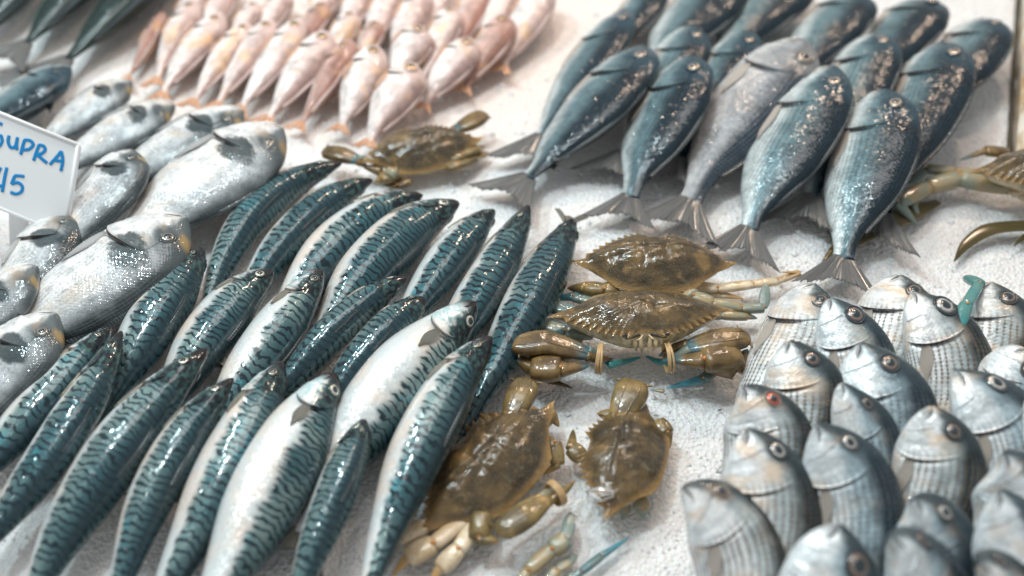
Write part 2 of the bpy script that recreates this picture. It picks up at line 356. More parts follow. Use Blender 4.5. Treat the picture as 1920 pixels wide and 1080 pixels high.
SPEC = {
 #          prof       thick power D-factor  ratio  eye(u,a,rad)        gill(u,c)    fins
 'mackerel': dict(prof='mackerel', thick=.86, pw=.95, ratio=None, eye=(.085, 62, .085), gill=.205, pect='mackerel', tail='mackerel', iris='mackerel', cat='fish', both=True),
 'bream': dict(prof='bream', thick=.40, pw=1.05, ratio=2.45, eye=(.125, 58, .092), gill=.285, pect='tan', tail='dark', iris='dark', cat='fish', both=False),
 'striped': dict(prof='striped', thick=.48, pw=1.05, ratio=2.45, eye=(.135, 60, .090), gill=.30, pect='tan', tail='dark', iris='striped', cat='fish', both=False),
 'mullet': dict(prof='mullet', thick=.74, pw=1., ratio=None, eye=(.115, 68, .13), gill=.24, pect='mullet', tail='mullet', iris='mullet', cat='fish', both=False),
}
def make_fish(name, spec, skin, p0, p1, p2, wpx, zh, zt, roll, label, group, ratio='spec', iris=None, zm=None, tail=True, thick=None, eyer=None, pect=None, tl=None, eyeu=None):
    S = SPEC[spec]; ratio = S['ratio'] if ratio == 'spec' else ratio
    zh, zt = zh/100, zt/100; zmid = (zh*.5+zt*.5) if zm is None else zm/100
    H = G(*p0, zh); T = G(*p2, zt); M = G(*p1, zmid); D = wpx*mpp(M)
    if ratio:
        k = ratio*D/np.linalg.norm((H-T)[:2]); 
        for A in (M, T): A[:2] = H[:2]+(A[:2]-H[:2])*k
    f = Fish(S['prof'], H, M, T, D, thick or S['thick'], R(roll), S['pw']); f.mat = SK[skin]
    base = f.spine(np.array(.45)).copy(); base[2] = max(.0, base[2]-f.Th/2)
    root = thing(name, base, label, 'fish', group)
    nu, nv = 84, 44
    u = np.linspace(0, 1, nu)**1.25; a = np.linspace(0, 2*math.pi, nv, endpoint=False); U, A = np.meshgrid(u, a, indexing='ij')
    P = f.surf(U, A); N = f.sn(U, A)
    # flesh: gentle lumps, mouth slit, gill hollow
    lump = .012*D*(np.sin(U*13+f.r*9+np.cos(A)*2)*np.sin(A*2+f.r*5+U*7))
    AA = np.abs((A+math.pi) % (2*math.pi)-math.pi)
    mouth = -.030*D*np.exp(-((AA-R(100)-U*3)/.13)**2)*np.clip((.075-U)/.03, 0, 1)*np.clip(U/.008, 0, 1)
    gu = S['gill']-.075*((AA-R(104))/R(60))**2
    gill = -.022*D*np.exp(-((U-gu-.008)/.010)**2)*np.clip((R(158)-AA)/.3, 0, 1)*np.clip((AA-R(62))/.45, 0, 1)*2.0
    orbit = .018*D*np.exp(-((U-S['eye'][0])/.035)**2-((AA-R(S['eye'][1]))/.5)**2)
    P = P+N*(lump+mouth+gill+orbit)[..., None]
    V = np.vstack([P.reshape(-1, 3), f.surf(np.array([0.]), np.array([0.]))*0+f.spine(np.array([-.003])), f.spine(np.array([1.0]))])
    n0 = nu*nv; F = quads(nu, nv)
    F += [(n0, (j+1) % nv, j) for j in range(nv)]+[(n0+1, (nu-1)*nv+j, (nu-1)*nv+(j+1) % nv) for j in range(nv)]
    at = f.attrs(U, A); at = {k: np.vstack([v, v[:1], v[-1:]]) for k, v in at.items()}
    mesh('body', V, F, SK[skin], root, at, origin=base)
    # parts
    eu, ea, er = S['eye']; er = (eyer or er)*D; eu = eyeu or eu
    sides = (1, -1) if S['both'] else (1,)
    for sd in sides:
        eye(f, root, eu, sd*R(ea), er, iris or (S['iris'] if spec != 'mackerel' or f.r > .6 else 'mackerel_dull'))
        ga = np.linspace(R(60), R(158), 26); gs = np.linspace(0, 1, 14); GS, GA = np.meshgrid(gs, ga, indexing='ij')
        rear = S['gill']-.075*((GA-R(104))/R(60))**2; front = rear*.30+.02+.03*np.abs((GA-R(90))/R(60))
        SS = front+(rear-front)*GS; sharp = np.clip((GA-R(62))/R(34), 0, 1)**1.3*np.clip((R(158)-GA)/R(18), 0, 1)
        offT = (.0004+.015*D*GS**2*(1-.35*np.exp(-((GS-.62)/.06)**2)))*sharp+.0002; offT = offT-.006*D*np.exp(-((GS-.55)/.05)**2)*sharp
        patch(f, SS, GA*sd, offT, np.full_like(offT, -.010*D), 'gill_cover', SK[skin], root)
        ps = np.linspace(0, 1, 12); pw_ = np.linspace(-1, 1, 9); PS, PW = np.meshgrid(ps, pw_, indexing='ij')
        wid = R(12 if spec != 'mackerel' else 11)*(np.sin(math.pi*np.clip(PS*.72+.16, 0, 1)))**1.0*(1-.55*PS**3)
        plen = .20 if spec != 'mackerel' else .10
        SS = S['gill']+.006+PS*plen*(1-.10*PW**2); aa = R(122 if spec != 'mackerel' else 104)+PS*R(6)+PW*wid
        off = .0010+.010*D*PS*(1-.3*PW**2)
        o = patch(f, SS, aa*sd, off+.0006, off-.0006, 'pectoral_fin', FIN[pect or S['pect']], root)
        fa = np.stack([PS*.05, PW*.35, PS*0+f.o[2]], -1).reshape(-1, 3); o.data.attributes['fuv'].data.foreach_set('vector', np.vstack([fa, fa]).astype(np.float32).ravel())
    for nm, us_, as_, rr_ in (('gill_slit', None, np.linspace(R(80), R(146), 14), .011), ('mouth', np.linspace(.002, .062, 8), R(92)+np.linspace(.002, .062, 8)*7, .008)):
        if us_ is None: us_ = S['gill']-.075*((as_-R(104))/R(60))**2+.004
        c_ = f.surf(us_, as_)+f.sn(us_, as_)*(-.004 if nm == 'mouth' else .001)*D; tg = nrm(np.gradient(c_, axis=0)); nn = f.sn(us_, as_); bb = np.cross(tg, nn)
        rad_ = rr_*D*np.sin(np.linspace(.25, math.pi-.25, len(us_))); Vt = []
        for k in range(len(us_)):
            for j in range(6): th = 2*math.pi*j/6; Vt.append(c_[k]+(nn[k]*math.cos(th)*.6+bb[k]*math.sin(th))*rad_[k])
        mesh(nm, Vt, quads(len(us_), 6), MOUTH, root, origin=base)
    # folded dorsal fin: a low ridge of spines along the back
    ds = np.linspace(.30 if spec != 'mackerel' else .33, .84 if spec != 'mackerel' else .50, 40); t_, d_, n_ = f.frame(ds)
    ridge = f.surf(ds, ds*0); hh = (.030 if spec != 'mackerel' else .020)*D*np.sin(np.linspace(.15, math.pi-.1, 40))**.5*(1+.10*np.sin(np.arange(40)*2.1))
    up = ridge+d_*hh[:, None]-n_*(hh*.5)[:, None]; dn = ridge-d_*.02*D
    th = .0011
    T1 = np.stack([dn+n_*th*2, up+n_*th*.4], 1); B1 = np.stack([dn-n_*th*2, up-n_*th*.4], 1)
    V, F = shell(T1, B1); fa = np.stack([np.repeat(ds, 2)*.1, np.repeat(ds, 2)*2.2, np.zeros(80)], -1)
    mesh('dorsal_fin', V, F, FIN['pink'] if spec == 'mullet' else FIN['folded'], root, {'fuv': np.vstack([fa, fa])}, origin=base)
    if tail:
        tn = tl or {'mackerel': .16, 'bream': .25, 'striped': .2, 'mullet': .15}[spec]
        fan(f, root, FIN[S['tail']], tn*f.L, .62 if spec != 'mackerel' else .75, .42 if spec != 'mackerel' else .6)
    return root, f

# ------------------------------------------------------------ setting: the bed of ice
def ice_bed():
    x0, x1, y0, y1, st = -1.35, 1.35, -.75, 1.25, .0055
    xs = np.arange(x0, x1, st); ys = np.arange(y0, y1, st); X, Y = np.meshgrid(xs, ys, indexing='ij')
    Z = np.zeros_like(X)
    for k, (wl, am) in enumerate([(.35, .0035), (.12, .0022), (.045, .0014), (.018, .0009)]):
        for q in range(7):
            th = rng.uniform(0, math.pi); ph = rng.uniform(0, 6.28); k_ = 2*math.pi/(wl*rng.uniform(.7, 1.3))
            Z += am*.45*np.sin(k_*(X*math.cos(th)+Y*math.sin(th))+ph+2*np.sin(X*4/wl*.3+q))
    Z += rng.uniform(-.0005, .0005, Z.shape); Z = Z*.22-.002
    V = np.stack([X, Y, Z], -1).reshape(-1, 3)
    t = NT('crushed_ice'); p = t.pos()
    n1 = t.noise(p, 9, 3, .55); n2 = t.noise(p, 90, 4, .6); n3 = t.noise(p, 420, 3, .7)
    c = t.mix(t.ss(n1, .35, .68), (.79, .785, .78), (.88, .875, .87))
    c = t.mix(t.m_('MULTIPLY', t.ss(n2, .55, .75), .25), c, (.60, .62, .64))
    c = t.mix(t.ss(n3, .50, .66, 0., .35), c, (.62, .61, .60))
    c = t.mix(t.ss(t.noise(p, 1100, 1), .62, .70, 0., .8), c, (.93, .94, .95))
    px, py, pz = t.sep(p)
    # ice colour turns pinkish in an oval under the mullet
    dx = t.m_('ADD', px, .14); dy = t.m_('SUBTRACT', py, .42)
    r2 = t.m_('ADD', t.m_('MULTIPLY', t.m_('MULTIPLY', dx, dx), 5.5), t.m_('MULTIPLY', t.m_('MULTIPLY', dy, dy), 16))
    c = t.mix(t.m_('MULTIPLY', t.ss(r2, 1.1, .1), .65), c, (.86, .70, .62))
    h = t.m_('ADD', t.m_('MULTIPLY', n3, 1.1), t.m_('MULTIPLY', n2, 1.0))
    h = t.m_('ADD', h, t.m_('MULTIPLY', t.vor(p, 260, 'Distance'), 1.6))
    b = t.bump(h, .7, .0024)
    t.fin(c, t.ss(n2, .35, .65, .18, .5), 0, .35, nor=b, cr=.06, cnor=t.glint(p, 900, .32, b), sss=.25)
    o = mesh('ice_bed', V, quads(len(xs), len(ys), False), t.m); tag(o, kind='structure')
    # loose grains
    V = []; F = []
    for i in range(9000):
        c_ = np.array([rng.uniform(-.75, .75), rng.uniform(-.42, .80), 0]); r = rng.uniform(.0008, .0020)*(1.9 if rng.random() < .08 else 1)
        c_[2] = Z[int((c_[0]-x0)/st), int((c_[1]-y0)/st)]+r*.3
        base = len(V); q = [np.array(v)*r*rng.uniform(.6, 1.3) for v in ((1, 0, 0), (-1, 0, 0), (0, 1, 0), (0, -1, 0), (0, 0, 1), (0, 0, -1))]
        V += [c_+v for v in q]
        F += [(base+a, base+b_, base+c2) for a, b_, c2 in ((0, 2, 4), (2, 1, 4), (1, 3, 4), (3, 0, 4), (2, 0, 5), (1, 2, 5), (3, 1, 5), (0, 3, 5))]
    gm = NT('ice_grain').fin((.86, .88, .89), .2, 0, .6, cr=.03)
    tag(mesh('ice_grains', V, F, gm, smooth=False), kind='stuff')
ice_bed()

# ------------------------------------------------------------ the catch: (snout, middle, tail base) in photo pixels, breadth in pixels, heights in cm, roll
GM = 'mackerel lying in slanting rows on the ice'
MACK = [
 # back row
 ((640,306),(478,402),(375,650),92,3.0,2,40,'dark curved mackerel at the left end of the back row, snout by the far crab',{}),
 ((698,338),(560,428),(405,660),92,3.0,2,38,'second mackerel of the back row from the left, snout under the far crab',{}),
 ((792,366),(640,455),(480,690),112,3.2,2,14,'white-bellied mackerel third from the left in the back row',{}),
 ((860,380),(715,480),(555,735),122,3.4,2,12,'fattest white-bellied mackerel of the back row, fourth from its left end',{}),
 ((927,394),(838,490),(705,700),96,3.2,2,24,'slim mackerel fifth in the back row, between a white-bellied one and a teal one',{}),
 ((990,386),(905,545),(765,760),98,3.4,2,30,'glittering teal mackerel second from the right in the back row',{}),
 ((1076,412),(992,570),(850,850),112,3.6,2,44,'boldly striped mackerel at the right end of the back row, beside the stacked crabs',{}),
 # middle row
 ((380,466),(292,598),(150,850),112,4.6,2,26,'first mackerel of the middle row, head just right of the spotted gilthead',{}),
 ((512,508),(400,618),(255,880),112,4.8,2,12,'mackerel with clear eye, second of the middle row from the left',{}),
 ((604,506),(500,650),(330,900),112,5.0,2,8,'mackerel with a red-rimmed eye and white belly, third of the middle row',{}),
 ((763,520),(630,620),(440,850),86,6.2,3,48,'narrow dark mackerel seen on its back, fourth of the middle row',{}),
 ((797,560),(700,655),(520,900),92,6.4,3,52,'narrow dark mackerel with yellowish brown head, just left of the big white-bellied one',{}),
 ((893,568),(735,735),(560,1000),150,6.0,2.5,-34,'big white-bellied mackerel with large round eye near the middle of the photo',{}),
 # front row
 ((208,612),(75,760),(-150,1010),100,5.0,3,16,'leftmost mackerel of the front row, beside the head of a gilthead',{}),
 ((228,622),(110,830),(-120,1130),108,6.2,3.2,34,'second mackerel of the front row with brownish head, crossing the leftmost one',{}),
 ((388,655),(205,868),(10,1230),126,6.6,3,26,'long mackerel with turquoise speckles low on its back, third of the front row',{}),
 ((437,710),(305,890),(190,1240),100,6.8,3,26,'slender mackerel with small dark head, fourth of the front row',{}),
 ((528,678),(430,870),(235,1260),128,6.6,3,14,'mackerel with open jaw and zigzag stripes, fifth of the front row',{}),
 ((628,700),(515,900),(330,1290),156,6.4,3,-26,'broad white-bellied mackerel with peach sheen, sixth of the front row',{}),
 ((684,786),(628,930),(500,1260),98,6.2,3,44,'dark-backed mackerel at the bottom, between the peach-bellied one and the bright teal one',{}),
 ((922,632),(800,810),(655,1240),122,7.4,3.4,22,'bright teal mackerel at the right end of the front row, touching the lower brown crab',{}),
]
for p0, p1, p2, w_, zh, zt, roll, lab, kw in MACK:
    make_fish('mackerel', 'mackerel', 'mackerel', p0, p1, p2, w_*random.uniform(.96, 1.04), zh, zt, roll+(7 if roll > 10 else 0), lab, GM, thick=random.uniform(.78, .90), **kw)
# a fish turned round under the right end of the back row: only its tail shows
make_fish('mackerel', 'mackerel', 'mackerel', (960,640), (1015,525), (1066,412), 70, 1.4, 1.6, 10, 'mackerel turned round, only its narrow forked tail showing above the boldly striped one', GM, tl=.115)

GG = 'giltheads heaped on the left'
GILT = [
 ((133,128),(60,180),(-60,262),112,4,2,24,'bluish gilthead at the top left, under the tail of the large dark fish',{'skin':'dark'}),
 ((248,155),(165,205),(60,290),92,3.4,2,18,'small-looking far gilthead with black shoulder mark, topmost of the heap',{}),
 ((328,198),(225,248),(90,340),106,3.8,2,14,'second gilthead from the top of the heap, head pointing right behind the price sign',{}),
 ((456,208),(335,275),(190,380),124,4.2,2.2,14,'gilthead in the middle of the far row, behind the big pale one',{}),
 ((530,242),(412,320),(270,440),160,4.6,2.6,8,'big pale gilthead at the right end of the far row, nearest to the far crab',{}),
 ((118,395),(60,500),(0,620),120,3.4,2,16,'gilthead mostly hidden behind the price sign',{}),
 ((250,282),(195,365),(80,520),122,5.4,2.4,22,'gilthead just right of the price sign, its face turned towards the viewer',{}),
 ((350,410),(215,510),(60,650),176,5.4,2.6,8,'large gilthead with gold brow in the middle of the heap, clear of the sign',{}),
 ((70,500),(-10,580),(-120,700),130,5.0,2,20,'gilthead at the left edge of the photo, just below the sign post',{}),
 ((108,590),(20,690),(-90,850),160,5.4,2,16,'lowest gilthead with a bright wet eye, beside the leftmost mackerel heads',{}),
]
for p0, p1, p2, w_, zh, zt, roll, lab, kw in GILT:
    sk = kw.pop('skin', 'gilthead')
    make_fish('gilthead_bream', 'bream', sk, p0, p1, p2, w_*1.2, zh*1.1, zt, roll-4, lab, GG, iris='gilthead', ratio=2.15, pect='gilthead', tail=False, thick=.46, eyer=.062, **kw)

GD = 'dark bream heaped at the top right'
DARK = [
 ((1232,-45),(1190,30),(1140,110),90,3,2,22,'bream almost wholly cut off by the top edge, left end of heap',{'tail':False}),
 ((1378,-45),(1300,30),(1215,140),138,4,2.4,16,'pale grey flank of a far bream cut by the top edge, left of the middle',{'tail':False}),
 ((1500,-55),(1425,10),(1350,130),148,4,2.4,14,'far silver-grey bream cut by the top edge, in the middle of the heap',{'tail':False}),
 ((1606,-8),(1545,60),(1465,180),134,4,2.4,22,'far bream at the top, third from the right along the edge',{'tail':False}),
 ((1735,2),(1680,70),(1600,200),136,4,2.4,22,'far bream at the top, second from the right',{'tail':False}),
 ((1850,36),(1795,120),(1715,240),136,4,2,22,'rightmost dark bream, lying on bare ice at the top right',{'tail':False}),
 ((1172,16),(1095,130),(1012,258),112,4,2,26,'small dark bream at the left edge of the heap, behind the leftmost big one',{}),
 ((1298,48),(1245,150),(1165,290),112,5,2,16,'bream with a bright round eye, head poking up in the middle row',{}),
 ((1402,58),(1340,160),(1270,300),112,5,2,18,'small bream head between the speckled one and the pale one',{}),
 ((1645,62),(1590,180),(1520,370),138,6,2,26,'dark bream with a reddish eye behind the two front ones',{}),
 ((1772,80),(1720,210),(1650,400),150,6.4,2.2,24,'bream with nearly black back at the right of the heap',{}),
 ((1208,86),(1110,205),(988,335),152,6,2,26,'leftmost big dark bream with its tail spread on the bare ice',{}),
 ((1296,106),(1237,232),(1180,372),146,7,2,26,'dark bream with orange glints, second from the left in front',{}),
 ((1508,76),(1400,200),(1292,378),158,7.4,2,2,'palest bream of the dark heap, with pinkish white flank',{'skin':'pale','eyer':.095,'pale':1}),
 ((1562,124),(1475,272),(1402,432),156,7.6,2,22,'dark bream between the pale one and the frontmost one',{}),
 ((1658,168),(1620,315),(1580,488),158,7.6,2,24,'frontmost dark bream, tail fanned out above the striped bream',{}),
]
for p0, p1, p2, w_, zh, zt, roll, lab, kw in DARK:
    sk = kw.pop('skin', 'dark'); kw.pop('pale', 0)
    make_fish('dark_bream', 'bream', sk, p0, p1, p2, w_*1.05, zh, zt, roll, lab, GD, ratio=None, thick=.44, **{'eyer': .085, **kw})

GS = 'striped bream packed at the lower right'
STR = [
 ((1528,532),(1500,640),(1410,800),150,4.6,1.5,16,'striped bream at the top left of the lower heap, partly covered by a smaller head','striped',{}),
 ((1688,516),(1680,620),(1600,790),150,4.8,1.5,18,'striped bream at the top of the lower heap, just below the fanned tail','striped',{}),
 ((1858,530),(1858,640),(1790,820),148,4.8,1.5,16,'striped bream with a blue crab leg lying across its head','striped',{}),
 ((1556,560),(1600,680),(1560,840),124,6.0,2,10,'bream with a pink-ringed eye lying on the top left striped one','silver',{'eyer':.12,'eyeu':.13}),
 ((1712,548),(1765,670),(1730,850),140,6.4,2,8,'bream with the biggest black eye, in the second row of the heap','striped',{'eyer':.12,'iris':'white','eyeu':.13}),
 ((1925,655),(1890,740),(1840,900),130,6.4,2,4,'bream with a brown eye cut by the right edge, below the crab leg','silver',{'eyer':.11}),
 ((1478,640),(1500,750),(1440,920),138,6.6,2,12,'bream with evenly lined flank and orange cheek patch, left of the steel grey one','striped',{}),
 ((1612,645),(1640,770),(1590,960),164,6.8,2,14,'smooth steel grey bream in the second row, between the lined one and the white-eyed one','silver',{}),
 ((1792,696),(1835,810),(1800,980),164,7.2,2,4,'bream with a white-ringed eye and black pupil at the right of the heap','silver',{'eyer':.10,'iris':'white','eyeu':.13}),
 ((1955,715),(1965,850),(1910,1010),140,7.4,2,8,'bream showing only a strip of flank at the right edge, below the brown-eyed one','striped',{}),
 ((1392,726),(1430,830),(1350,1010),146,6.8,2,14,'bream with a red eye at the left of the lower heap','striped',{'iris':'red','eyer':.085}),
 ((1578,718),(1620,850),(1590,1020),112,7.4,2,14,'narrow brownish bream wedged below the steel grey one','silver',{}),
 ((1748,762),(1745,880),(1680,1060),148,8,2.4,18,'bream with a dark brown eye and pointed head, in the middle of the heap','striped',{}),
 ((1398,804),(1425,930),(1360,1110),164,7.8,2.4,4,'pale broad bream with a small white eye, just above the dark-faced one','striped',{'iris':'white','eyeu':.13}),
 ((1530,798),(1565,920),(1540,1110),152,8,2.4,8,'bream with a white-ringed eye in a grey head, right of the pale broad one','silver',{'iris':'white','eyer':.085}),
 ((1880,852),(1885,960),(1830,1160),156,8.2,2.4,6,'bream with a pale cheek at the lower right, behind the last one','silver',{'eyer':.085}),
 ((1278,916),(1345,1020),(1310,1220),158,7.4,2.4,10,'bream with a black face at the lower left corner of the heap, on bare ice','striped',{'eyer':.085}),
 ((1712,938),(1725,1050),(1660,1260),156,8.8,2.6,8,'bream with a grey-ringed eye above the two at the bottom edge','silver',{'iris':'white','eyer':.085}),
 ((1872,918),(1880,1060),(1850,1260),166,9.2,2.6,4,'bream at the lower right corner with an orange spot behind its eye','silver',{'iris':'white','eyer':.085}),
 ((1572,984),(1550,1110),(1460,1300),176,8.6,2.6,-4,'bream at the bottom edge with a large shiny black eye and pink snout','silver',{'eyer':.12,'eyeu':.16}),
 ((1668,1010),(1690,1120),(1620,1320),156,9.6,2.6,4,'bream at the bottom edge whose head covers the one with the grey-ringed eye','silver',{'eyer':.09,'eyeu':.14}),
 ((1835,1062),(1840,1160),(1800,1360),140,9.6,2.6,10,'tip of a snout at the bottom edge near the lower right corner','striped',{}),
]
for p0, p1, p2, w_, zh, zt, roll, lab, sk, kw in STR:
    kw.setdefault('iris', 'striped')
    p1 = ((p0[0]+p2[0])/2*.4+p1[0]*.6, p1[1])
    make_fish('striped_bream', 'striped', sk, p0, p1, p2, w_*1.12, zh*1.4, zt, roll+random.uniform(-5, 7), lab, GS, ratio=2.5, tail=False, thick=random.uniform(.42, .5), **kw)

GR = 'red mullet laid out in rows at the top'
MUL = [
 # far rows first
 ((385,-40),(350,30),(322,95),56,3,1.5,20,'mullet','first of the far row of mullet, head cut by the top edge'),
 ((440,-35),(405,30),(375,90),58,3,1.5,20,'mullet','second of the far row of mullet, head cut by the top edge'),
 ((484,8),(455,50),(425,115),48,4,1.5,24,'mullet','mullet with a small head showing between the front fish with blue-white cheeks'),
 ((536,-12),(510,35),(480,95),58,3,1.5,20,'mullet','pale mullet of the far row, third head from the left along the top edge'),
 ((606,8),(585,55),(548,120),54,4,1.5,24,'mullet_dark','brown-headed mullet behind the fish with the clear eye'),
 ((625,-42),(600,20),(570,90),60,3,1.5,18,'mullet','mullet with its head above the top edge, left of the centre of the group'),
 ((660,26),(640,70),(610,130),58,4.4,1.5,20,'mullet','mullet with an orange-red eye in the second row'),
 ((690,-45),(665,20),(640,80),62,3,1.5,18,'mullet','mullet cut by the top edge behind the orange-eyed one'),
 ((706,42),(690,85),(662,140),54,4.8,1.5,26,'mullet_dark','small rosy mullet head squeezed between two bigger pale ones'),
 ((735,-28),(712,35),(690,100),62,3.4,1.5,16,'mullet','pale mullet with a yellow streak, cut by the top edge at the centre'),
 ((790,-18),(765,50),(735,130),72,4.2,1.5,12,'mullet','broad mullet with a long yellow streak in the far row'),
 ((792,55),(765,100),(722,175),84,5.2,1.5,12,'mullet','broad pale mullet just behind the front one with the orange eye'),
 ((846,18),(826,75),(790,150),68,4.8,1.5,20,'mullet','rosy mullet in the second row, right of the broad pale one'),
 ((838,-45),(815,15),(790,80),62,3,1.5,16,'mullet','mullet cut by the top edge, fifth from the right'),
 ((898,-25),(878,35),(845,115),70,4,1.5,22,'mullet_dark','rosy dark-backed mullet cut by the top edge, fourth from the right'),
 ((962,-30),(930,30),(895,110),66,4,1.5,22,'mullet','mullet cut by the top edge, third from the right'),
 ((1022,-25),(985,45),(942,125),82,4.2,1.5,20,'mullet','long pink-backed mullet at the right end of the group'),
 # front row, left to right
 ((306,24),(278,85),(240,146),42,2.4,1.2,45,'mullet_dark','thin orange-pink mullet lying apart at the left end of the front row'),
 ((366,5),(328,75),(294,150),62,4,1.4,22,'mullet','second mullet of the front row from the left, slim with rosy back'),
 ((418,28),(358,100),(306,176),66,4.2,1.4,12,'mullet','third mullet of the front row from the left'),
 ((468,44),(415,115),(364,190),60,4.4,1.4,12,'mullet','fourth mullet of the front row, bluish white head'),
 ((510,38),(460,115),(408,196),62,4.4,1.4,14,'mullet','fifth mullet of the front row from the left'),
 ((566,38),(510,120),(452,204),70,4.8,1.4,14,'mullet','sixth mullet of the front row, whitest flank'),
 ((614,62),(562,140),(504,222),78,5,1.4,10,'mullet','seventh mullet of the front row with a clear eye and orange belly patch'),
 ((660,76),(614,155),(564,232),62,4.8,1.4,34,'mullet_dark','rosy-backed mullet in the front row between two pale ones'),
 ((704,88),(672,165),(640,238),80,5.2,1.4,10,'mullet','pale mullet whose orange tail lies above the far crab'),
 ((778,124),(735,190),(692,268),92,5.2,1.4,8,'mullet','nearest mullet with a vivid orange eye, right behind the far crab'),
 ((886,76),(840,135),(796,198),78,5,1.4,12,'mullet','plump mullet with an orange fin mark, third from the right end of the front row'),
 ((950,34),(915,95),(872,165),74,5,1.4,22,'mullet_dark','reddish mullet second from the right end of the front row'),
]
for p0, p1, p2, w_, zh, zt, roll, sk, lab in MUL:
    if not lab.startswith(('thin', 'small', 'broad', 'pale', 'plump', 'rosy', 'red', 'long', 'brown', 'nearest', 'mullet', 'second', 'third', 'fourth', 'fifth', 'sixth', 'seventh')): lab = 'pinkish mullet, '+lab
    make_fish('red_mullet', 'mullet', sk, p0, p1, p2, w_, zh*.8, zt, roll, lab, GR)

# three large dark fish in the far left corner: heads out of the frame
GL = 'large dark fish in the far left corner'
make_fish('large_fish', 'bream', 'large', (520,-300), (300,-65), (124,112), 135, 5, 2.5, 30, 'large dark fish whose tail lies above the bluish gilthead, second from the corner', GL, ratio=None, thick=.62, tl=.20)
make_fish('large_fish', 'bream', 'large', (330,-240), (170,-55), (48,82), 112, 5, 2.5, 26, 'large dark fish with pale silver edge, its tail at the left edge', GL, ratio=None, thick=.62, tl=.16)
make_fish('large_fish', 'bream', 'large', (160,-260), (50,-50), (-60,60), 112, 4, 2.5, 26, 'dark brownish fish just showing in the top left corner', GL, ratio=None, thick=.62)
# ------------------------------------------------------------ crabs
def crab_mat():
    t = NT('crab_shell'); p = t.attr('prm'); x, y, r = t.sep(p); o = t.objc()
    n1 = t.noise(o, 38, 3, .6); n2 = t.noise(o, 900, 2, .6); n3 = t.noise(o, 120, 4, .6)
    c = t.mix(t.ss(n1, .32, .68), (.034, .024, .011), (.155, .095, .032))
    c = t.mix(t.m_('MULTIPLY', t.ss(n3, .5, .72), .5), c, (.075, .065, .045))
    c = t.mix(t.m_('MULTIPLY', t.ss(t.noise(t.v_('ADD', o, (1, 2, 3)), 55, 2), .60, .75), .6), c, (.34, .20, .07))
    c = t.mix(t.m_('MULTIPLY', t.ss(n2, .60, .72), .55), c, (.46, .34, .17))
    vein = t.ss(t.m_('ABSOLUTE', t.m_('SUBTRACT', t.noise(o, 32, 2, .5), .5)), .022, .0)
    c = t.mix(t.m_('MULTIPLY', t.m_('MULTIPLY', vein, t.ss(n3, .4, .6)), .22), c, (.40, .31, .16))
    c = t.mix(t.ss(r, .88, 1.02), c, (.36, .21, .07))
    h = t.m_('ADD', t.m_('MULTIPLY', n3, 1.6), n2)
    b = t.bump(h, .8, .0022)
    return t.fin(c, .4, 0, .9, nor=b, cr=.06, cnor=t.bump(t.m_('ADD', n3, t.m_('MULTIPLY', t.noise(o, 300, 2), .35)), .6, .0016), sss=.05, spec=.2)
def limb_mat(name, a, b_, tip, tipw=.0):
    t = NT(name); p = t.attr('prm'); u, v, k = t.sep(p); o = t.objc(); n = t.noise(o, 70, 3); n2 = t.noise(o, 600, 2)
    c = t.mix(t.ss(n, .32, .68), a, b_)
    c = t.mix(t.m_('MULTIPLY', t.ss(n2, .58, .7), .35), c, tuple(x*.35 for x in a))
    if tipw: c = t.mix(t.m_('MULTIPLY', t.ss(t.m_('ADD', u, t.m_('MULTIPLY', n, .5)), 1.35-tipw, 1.55-tipw), .9), c, tip)
    return t.fin(c, .35, 0, .8, nor=t.bump(t.m_('ADD', n, t.m_('MULTIPLY', n2, .3)), .5, .002), cr=.06, cnor=t.bump(t.noise(o, 160, 3, .6), .5, .0012), sss=.06, spec=.2)
CSH = crab_mat()
CL = {'brown': limb_mat('claw_brown', (.08, .048, .018), (.20, .125, .045), (.06, .16, .20), .32),
      'olive': limb_mat('claw_olive', (.10, .07, .028), (.24, .165, .06), (.42, .26, .10), .3),
      'blue': limb_mat('leg_blue', (.08, .17, .19), (.22, .24, .18), (.05, .26, .34), .5),
      'pale': limb_mat('leg_pale', (.52, .38, .22), (.70, .58, .42), (.45, .26, .09), .5),
      'tan': limb_mat('leg_tan', (.34, .25, .13), (.22, .24, .18), (.16, .22, .20), .5),
      'teal': limb_mat('leg_teal', (.04, .22, .22), (.10, .24, .22), (.02, .25, .28), .5)}
BELLY = simple('crab_belly', (.48, .38, .22), .35, 0, .7, 90, .35)
JOINT = simple('joint_orange', (.55, .20, .03), .3, 0, .8)
BAND = simple('rubber', (.46, .30, .14), .5, 0, .2, 200, .15)
def outline():
    pts = []
    pts += [(0, .230), (.07, .232), (.105, .222)]
    n = 9                                            # teeth from the eye socket to the big side spine
    for i in range(n):
        a0 = i/n; x = .13+.68*a0; y = .250-.235*a0**1.65
        x1 = .13+.68*(a0+.62/n); y1 = .250-.235*(a0+.62/n)**1.65
        pts += [(x-.012, y-.008), (x1+.020, y1+.042-.012*a0)]
    pts += [(.82, .005), (1.0, -.012), (.86, -.075), (.70, -.125), (.58, -.20), (.47, -.275), (.34, -.305), (.18, -.315), (0, -.318)]
    q = []
    for a, b in zip(pts[:-1], pts[1:]): q += [a, ((a[0]*2+b[0])/3, (a[1]*2+b[1])/3), ((a[0]+b[0]*2)/3, (a[1]+b[1]*2)/3)]
    P = np.array(q+[pts[-1]]); Lf = P[::-1][1:-1].copy(); Lf[:, 0] *= -1
    return np.vstack([P, Lf])
